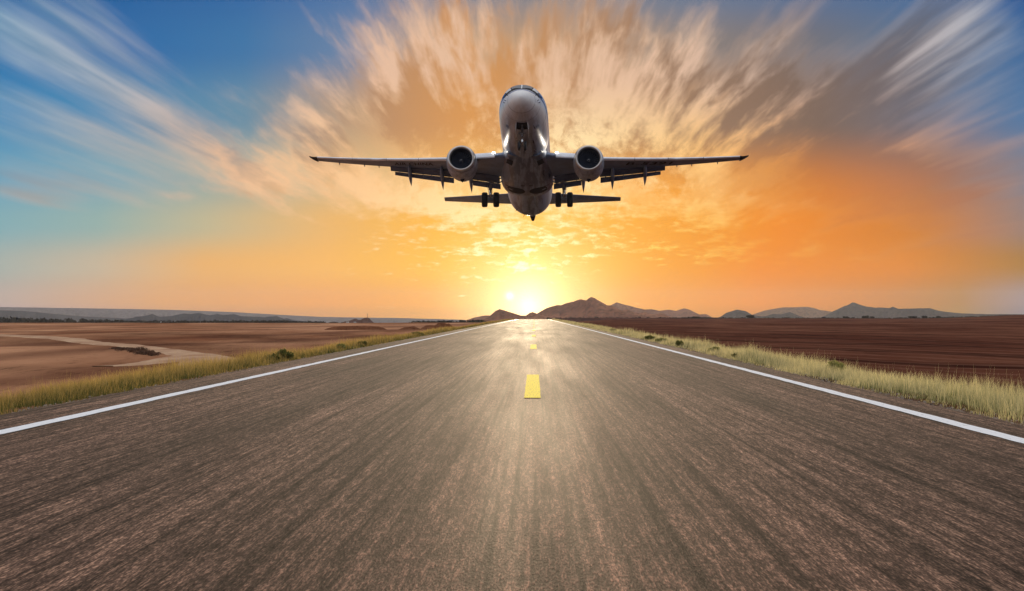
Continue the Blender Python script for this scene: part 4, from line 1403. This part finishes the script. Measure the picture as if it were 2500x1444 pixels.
for s in (-1, 1):
    xs_ = [.6, 1.9, 3.0, 4.2, 5.1, 5.7, 7, 8.5, 10, 11.5, 13, 14.5, 16, 17.0]
    rings = []
    for x in xs_:
        rings.append([(s * x, y, z) for (y, z) in airfoil(x)])
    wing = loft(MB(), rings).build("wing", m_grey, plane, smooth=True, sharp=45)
    # leading-edge slats, drooped forward of the wing
    for (xa, xb) in ((5.95, 8.45), (8.49, 11.1), (11.14, 13.95), (13.99, 16.95)):
        rings = []
        for i in range(5):
            x = xa + (xb - xa) * i / 4
            c = w_te(x) - w_le(x)
            pts = airfoil(x, 20, 1.0, .14)
            A = [p for p in pts if p[0] < w_le(x) + .10 * c + .10]
            A = [(y - .05 * c - .05, z - .018 * c - .03) for y, z in A]
            inner = [(A[-1][0], A[-1][1] + .03), (w_le(x) + .02 * c - .04, (A[0][1] + A[-1][1]) / 2)]
            rings.append([(s * x, y, z) for y, z in A + inner])
        m_n = min(len(r) for r in rings)
        # resample each ring to the same count
        rr_ = []
        for rg in rings:
            a_ = np.array(rg + [rg[0]]); d_ = np.concatenate([[0], np.cumsum(np.linalg.norm(np.diff(a_, axis=0), axis=1))])
            q_ = np.linspace(0, d_[-1], 29)[:-1]
            rr_.append([tuple(np.interp(v, d_, a_[:, i]) for i in range(3)) for v in q_])
        loft(MB(), rr_).build("slat", m_slat, wing, smooth=True, sharp=40)
    # inboard leading-edge flap
    rings = []
    for i in range(5):
        x = 2.35 + (4.15 - 2.35) * i / 4
        y0 = w_le(x) - .05; z0 = w_z(x) + .02
        rings.append([(s * x, y0 + .10, z0 + .20), (s * x, y0 - .12, z0 + .22), (s * x, y0 - .34, z0 + .05), (s * x, y0 - .42, z0 - .18), (s * x, y0 - .36, z0 - .26), (s * x, y0 - .26, z0 - .12), (s * x, y0 + .04, z0 + .05)])
    loft(MB(), rings).build("leading_edge_flap", m_slat, wing, smooth=True, sharp=40)
    # flaps: fore and aft panels, outboard and inboard
    f1 = lambda x: float(np.interp(x, [5.7, 10.95], [.90, .52]))
    f2 = lambda x: float(np.interp(x, [5.7, 10.55], [.52, .32]))
    g1 = lambda x: .86
    g2 = lambda x: .50
    flap_panel(s, 5.75, 10.95, f1, 28, .13, "flap", wing)
    flap_panel(s, 5.80, 10.60, f2, 45, .11, "aft_flap", wing, lead=(f1, 28))
    flap_panel(s, 2.15, 4.35, g1, 28, .13, "flap", wing)
    flap_panel(s, 2.10, 4.30, g2, 45, .11, "aft_flap", wing, lead=(g1, 28))
    # small brackets bridging the flap slots
    for xx in (2.5, 2.9, 3.9, 6.2, 7.6, 8.3, 10.2):
        x = s * xx
        c1 = f1(xx) if xx > 5 else g1(xx)
        y1, z1 = airfoil(xx)[0]
        y1 += c1 * .8 - .15; z1 -= c1 * .45 + .12
        MB().tube((x, y1 - .15, z1 + .04), (x, y1 + .18, z1 - .10), .04, .035, 5).build("flap_bracket", m_flap, wing)
    # flap track fairings: pointed canoes
    for (xx, L_, y0f, tilt) in ((9.35, 3.2, -1.35, 17), (6.75, 3.6, -1.40, 17), (4.45, 3.6, -1.35, 17)):
        rings = []
        y0 = w_te(xx) + y0f
        z0 = low_z(xx, y0) - .05
        for u in (0, .04, .12, .25, .4, .55, .7, .82, .92, .98, 1.0):
            r_w = .16 * (math.sin(math.pi * min(u, .5)) ** .6 if u < .5 else max(1 - ((u - .5) / .5) ** 1.7, .02))
            r_h = r_w * 1.9
            yy = y0 + L_ * u
            zz = z0 - .12 - math.tan(rad(4)) * L_ * u - max(u - .42, 0) * L_ * math.tan(rad(tilt))
            rings.append([(s * xx + max(r_w, .01) * math.cos(2 * math.pi * i / 14), yy, zz + max(r_h, .01) * math.sin(2 * math.pi * i / 14)) for i in range(14)])
        loft(MB(), rings).build("flap_track_fairing", m_grey, wing, smooth=True)
    # dark blended tip, curling up
    rings = []
    for i in range(8):
        u = i / 7
        an = u * rad(62)
        x = 17.0 + .85 * math.sin(an) * (.6 + .4 * u); zz = w_z(17.0) + .75 * (1 - math.cos(an)) + .04 * u
        le = w_le(17.0) + .55 * u + .7 * u * u; c = 1.55 * (1 - u * .72)
        tn = .10 * c * (1 - .3 * u)
        rg = []
        for (q_, v_) in ((0, 0), (.1, .4), (.35, .5), (1, .02), (1, -.02), (.35, -.4), (.1, -.35)):
            rg.append((s * (x - v_ * tn * math.sin(an)), le + q_ * c, zz + v_ * tn * math.cos(an)))
        rings.append(rg)
    loft(MB(), rings).build("winglet", m_dark, wing, smooth=True, sharp=40)
    # static wick and small trailing-edge fittings
    for xx in (11.9, 13.1, 15.2):
        MB().tube((s * xx, w_te(xx) - .25, w_z(xx) - .03), (s * xx, w_te(xx) + .12, w_z(xx) - .10), .05, .03, 6).build("hinge_fairing", m_grey, wing)
    # lettering under the wing, its tops towards the leading edge
    body = "AIR CHINA" if s < 0 else "B-5391"
    V, Fs = text_geo(body, 1.15)
    xmin = min(v[0] for v in V); xmax = max(v[0] for v in V)
    X0, X1 = (-10.55, -7.35) if s < 0 else (7.75, 11.35)
    sc_x = (X1 - X0) / (xmax - xmin)
    VV_ = []
    for v in V:
        x = X0 + (v[0] - xmin) * sc_x
        if s > 0: x += v[1] * .28
        ax_ = abs(x)
        y = w_le(ax_) + .72 + .9 - v[1] * 1.05
        VV_.append((x, y, low_z(ax_, y) - .014))
    MB().add(VV_, Fs).build("lettering", m_lett, wing)
    # landing light in the wing root, lit
    ml = bpy.data.materials.get("landing_light_lens")
    if ml is None:
        ml, t, b = material("landing_light_lens")
        b.inputs['Emission Color'].default_value = (1.0, .93, .80, 1)
        b.inputs['Emission Strength'].default_value = 16.0
    lx, ly, lz = s * 2.42, w_le(2.42) - .30, w_z(2.42) + .17
    V, Fs = [(lx, ly - .07, lz)], []
    for i in range(16):
        an = 2 * math.pi * i / 16
        V.append((lx + .12 * math.cos(an), ly, lz + .10 * math.sin(an)))
    Fs = [(0, 1 + i, 1 + (i + 1) % 16) for i in range(16)]
    MB().add(V, Fs).build("landing_light", ml, wing, smooth=True)
    ld = bpy.data.lights.new("landing_lamp", 'SPOT')
    ld.energy = 90; ld.spot_size = math.radians(95); ld.spot_blend = .6; ld.color = (1, .88, .72); ld.shadow_soft_size = .10
    lo_ = bpy.data.objects.new("landing_lamp", ld); COL.objects.link(lo_); lo_.parent = wing
    lo_.location = (lx + s * .05, ly - .25, lz + .05)
    lo_.rotation_euler = Vector((s * .75, .66, .05)).to_track_quat('Z', 'Y').to_euler()

    # --- engine
    cx, cy, cz = s * 4.86, 11.25, -2.08
    eng = empty("engine", (0, 0, 0), plane)

    def ering(y, r_, flat=0.0, n=48, dz=0.0):
        rg = []
        for i in range(n):
            an = 2 * math.pi * i / n
            x = r_ * math.cos(an); z = r_ * math.sin(an)
            if z < 0: z *= (1 - flat)
            rg.append((cx + x * (1 + flat * .3), cy + y, cz + z + dz))
        return rg
    prof = [(.10, 1.045), (.30, 1.095), (.7, 1.13), (1.2, 1.15), (2.1, 1.16), (2.9, 1.12), (3.7, 1.02), (4.3, .90), (4.32, .86), (4.0, .82)]
    loft(MB(), [ering(y, r_, .05, dz=.04 * y) for y, r_ in prof], 0, False, False).build("nacelle", m_nac, eng, smooth=True, sharp=60)
    lip = [(.10, 1.047), (.03, 1.02), (-.03, .965), (-.05, .915), (-.03, .875), (.03, .84), (.12, .815)]
    loft(MB(), [ering(y, r_, .05) for y, r_ in lip], 0, False, False).build("inlet_lip", m_lip, eng, smooth=True)
    loft(MB(), [ering(y, r_, .04 * (1 - y)) for y, r_ in [(.12, .815), (.35, .785), (.75, .78), (1.0, .78)]], 0, False, False).build("inlet_duct", m_fan, eng, smooth=True)
    fb = MB()
    for k_ in range(24):
        an = 2 * math.pi * k_ / 24
        V = []
        for (r_, tw) in ((.17, .10), (.45, .08), (.765, .05)):
            for dth, dy in ((-.055 - .02 * (r_ > .3), 0), (.075 + .01 * (r_ > .3), tw + .05)):
                aa = an + dth / max(r_, .35) * .9
                V.append((cx + r_ * math.cos(aa), cy + .72 + dy, cz + r_ * math.sin(aa)))
        fb.add(V, [(0, 1, 3, 2), (2, 3, 5, 4)])
    fb.build("fan", m_fan, eng, smooth=False)
    MB().add(*[(lambda rg: ([(cx, cy + 1.0, cz)] + rg, [(0, 1 + i, 1 + (i + 1) % 48) for i in range(48)]))(ering(1.0, .78))][0]).build("fan_backing", m_dark, eng)
    sp = loft(MB(), [ering(y, r_, 0, 24) for y, r_ in [(.48, .012), (.53, .055), (.62, .12), (.76, .18), (.9, .2)]], 0, True, False).build("spinner", m_fan, eng, smooth=True)
    V = []; Fs = []
    for i in range(12):
        an = i / 11 * 3.6
        for w_ in (.035, .06):
            r_ = w_ + .05 * i / 11
            y = np.interp(r_, [.012, .055, .12, .18], [.48, .53, .62, .76]) - .012
            V.append((cx + r_ * math.cos(an), cy + y, cz + r_ * math.sin(an)))
    Fs = [(2 * i, 2 * i + 1, 2 * i + 3, 2 * i + 2) for i in range(11)]
    MB().add(V, Fs).build("spiral_mark", m_gloss, eng)
    loft(MB(), [ering(y, r_, 0, 32, .13) for y, r_ in [(3.0, .66), (3.6, .62), (4.2, .48), (4.55, .40), (4.56, .34), (4.3, .30)]], 0, False, True).build("exhaust_nozzle", m_exh, eng, smooth=True)
    # pylon
    V = []
    for (y, zt, w_) in ((cy + .9, cz + 1.18, .05), (cy + 1.6, cz + 1.32, .17), (cy + 3.0, cz + 1.30, .22), (cy + 5.0, cz + 1.25, .22), (cy + 7.2, cz + 1.05, .06)):
        zb_ = zt - (.35 if y < cy + 3.5 else .5)
        V += [(cx - w_, y, zb_), (cx + w_, y, zb_), (cx + w_ * .8, y, zt), (cx - w_ * .8, y, zt)]
    Fs = [(0, 1, 2, 3), (19, 18, 17, 16)]
    for k_ in range(4):
        for i in range(4):
            j = (i + 1) % 4
            Fs.append((4 * k_ + i, 4 * k_ + 4 + i, 4 * k_ + 4 + j, 4 * k_ + j))
    MB().add(V, Fs).build("pylon", m_grey, eng, bevel=.03)
    MB().tube((cx, cy + 2.4, cz - 1.03), (cx, cy + 2.7, cz - 1.12), .16, .05, 8).build("drain_mast", m_dark, eng)

    # --- main landing gear
    gx_, gy_, gz_ = s * 2.92, 19.6, -3.13
    mg_ = empty("main_landing_gear", (0, 0, 0), plane)
    MB().tube((s * 2.78, 18.6, -1.35), (gx_, 19.4, -2.35), .17, .15, 12).tube((s * 2.80, 18.8, -1.6), (s * 2.82, 19.0, -1.85), .23, .23, 12).build("strut", m_gear, mg_, smooth=True, sharp=40)
    MB().tube((gx_, 19.4, -2.33), (gx_, gy_, gz_ + .05), .10, .10, 10).build("piston", m_shiny, mg_, smooth=True)
    MB().tube((gx_ - .52, gy_, gz_), (gx_ + .52, gy_, gz_), .085, .085, 10).tube((gx_ - .2, gy_, gz_), (gx_ + .2, gy_, gz_), .17, .17, 12).build("axle", m_gear, mg_, smooth=True, sharp=40)
    MB().tube((gx_, 19.68, -2.35), (gx_, 19.98, -2.72), .05, .04, 6).tube((gx_, 19.98, -2.72), (gx_, 19.72, -3.05), .04, .05, 6).build("torque_link", m_gear, mg_)
    MB().tube((s * 1.55, 19.35, -1.45), (s * 2.80, 19.45, -2.05), .06, .05, 8).build("side_brace", m_gear, mg_)
    MB().tube((s * 1.7, 18.4, -1.5), (s * 2.75, 19.3, -1.75), .05, .05, 8).build("drag_brace", m_gear, mg_)
    MB().tube((gx_ + s * .15, 19.42, -1.6), (gx_ + s * .13, 19.52, -2.7), .025, .025, 6).tube((gx_ - s * .14, 19.42, -1.9), (gx_ - s * .12, 19.5, -2.9), .02, .02, 6).build("hydraulic_line", m_dark, mg_)
    MB().box((gx_ + s * .22 - .012, 19.05, -2.25), (gx_ + s * .22 + .012, 19.95, -1.15)).build("gear_door", m_grey, mg_)

    def wheel(cx_, cy_, cz_, r_, w_, parent):
        tp = [(-.5, .60), (-.5, .78), (-.46, .90), (-.34, .975), (0, 1.0), (.34, .975), (.46, .90), (.5, .78), (.5, .60)]
        mbw = MB()
        loft(mbw, [[(cx_ + u * w_, cy_ + v * r_ * math.cos(2 * math.pi * i / 32), cz_ + v * r_ * math.sin(2 * math.pi * i / 32)) for i in range(32)] for u, v in tp], 0, False, False)
        hub = [(-.40, .60), (-.30, .52), (-.30, .2), (-.46, .16), (-.46, .0001)]
        for sg in (-1, 1):
            loft(mbw, [[(cx_ - sg * u * w_, cy_ + v * r_ * math.cos(2 * math.pi * i / 32), cz_ + v * r_ * math.sin(2 * math.pi * i / 32)) for i in range(32)] for u, v in [(-.5, .60)] + hub], 1, False, False)
        return mbw.build("wheel", [m_tyre, m_gear], parent, smooth=True, sharp=40)
    for sx in (-1, 1):
        wheel(gx_ + sx * .46, gy_, gz_, .60, .46, mg_)

    # --- tailplane
    rings = []
    for i in range(9):
        u = i / 8
        x = .5 + (7.65 - .5) * u
        le = 32.9 + .60 * (x - .5); c = 3.6 + (1.15 - 3.6) * u
        z0 = .98 + .105 * (x - .5)
        rg = []
        for (q_, v_) in ((1, 0), (.6, .6), (.3, 1), (.08, .65), (0, 0), (.08, -.65), (.3, -1), (.6, -.6)):
            rg.append((s * x, le + q_ * c, z0 + v_ * .05 * c - (q_ - .3) * c * .03))
        rings.append(rg)
    loft(MB(), rings).build("tailplane", m_grey, plane, smooth=True, sharp=50)

# --- fin, tail cone
rings = []
for i in range(7):
    u = i / 6
    z = 1.5 + 7.2 * u
    le = 29.6 + 6.4 * u + (-1.6 * (1 - u) ** 6); te = 36.9 + 1.9 * u; c = te - le
    rings.append([(v_ * .045 * c, le + q_ * c, z) for (q_, v_) in ((1, 0), (.6, .7), (.3, 1), (.06, .6), (0, 0), (.06, -.6), (.3, -1), (.6, -.7))])
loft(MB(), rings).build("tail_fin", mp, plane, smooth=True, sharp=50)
loft(MB(), [[(r_ * math.cos(2 * math.pi * i / 20), y, zc + r_ * math.sin(2 * math.pi * i / 20)) for i in range(20)] for y, r_, zc in
            [(38.55, .27, .57), (38.8, .25, .50), (39.3, .17, .38), (39.45, .15, .34), (39.45, .10, .34), (39.2, .08, .36)]]).build("tail_cone", m_dark, plane, smooth=True, sharp=40)

# --- nose landing gear
ng = empty("nose_landing_gear", (0, 0, 0), plane)
pw = patch("gear_well", 2.72, 4.1, rad(180 - 14), rad(180 + 14), m_dark, ng, .010, 8, 8)  # flat dark patch painting the shade inside the well
for s in (-1, 1):
    V = []
    for (y, zz) in ((2.75, -1.80), (2.80, -2.28), (3.2, -2.46), (4.35, -2.50), (4.45, -1.92)):
        V.append((s * (.42 + (.04 if zz < -2.2 else 0)), y, zz)); V.append((s * (.445 + (.04 if zz < -2.2 else 0)), y, zz))
    MB().add(V, [(0, 2, 4, 6, 8), (1, 9, 7, 5, 3), (0, 1, 3, 2), (2, 3, 5, 4), (4, 5, 7, 6), (6, 7, 9, 8), (8, 9, 1, 0)]).build("gear_door", m_gloss, ng)
MB().tube((0, 3.75, -1.75), (0, 3.9, -2.5), .10, .09, 12).tube((-.26, 3.85, -2.28), (.26, 3.85, -2.28), .07, .07, 8).build("strut", m_gear, ng, smooth=True, sharp=40)
MB().tube((0, 3.9, -2.48), (0, 3.98, -3.2), .062, .062, 10).build("piston", m_shiny, ng, smooth=True)
MB().tube((0, 3.1, -1.85), (0, 3.85, -2.35), .04, .04, 8).build("drag_brace", m_gear, ng)
MB().tube((-.26, 4.0, -3.2), (.26, 4.0, -3.2), .05, .05, 8).build("axle", m_gear, ng)
for sx in (-1, 1):
    wheel(sx * .225, 4.0, -3.2, .35, .19, ng)

# ------------------------------------------------------------------ haze
mh = bpy.data.materials.new("haze")
mh.use_nodes = True
hn = mh.node_tree
hn.nodes.remove(hn.nodes['Principled BSDF'])
pvv = hn.nodes.new('ShaderNodeVolumePrincipled')
pvv.inputs['Color'].default_value = (.86, .88, .95, 1)
pvv.inputs['Density'].default_value = 2.6e-5
pvv.inputs['Anisotropy'].default_value = .35
hn.links.new(pvv.outputs[0], hn.nodes['Material Output'].inputs['Volume'])
hb = MB()
hb.box((-7000, -450, -60), (7000, 9300, 90))
ho = hb.build("haze", mh)
tag(ho, "thin warm haze over the whole plain", "haze", kind='stuff')
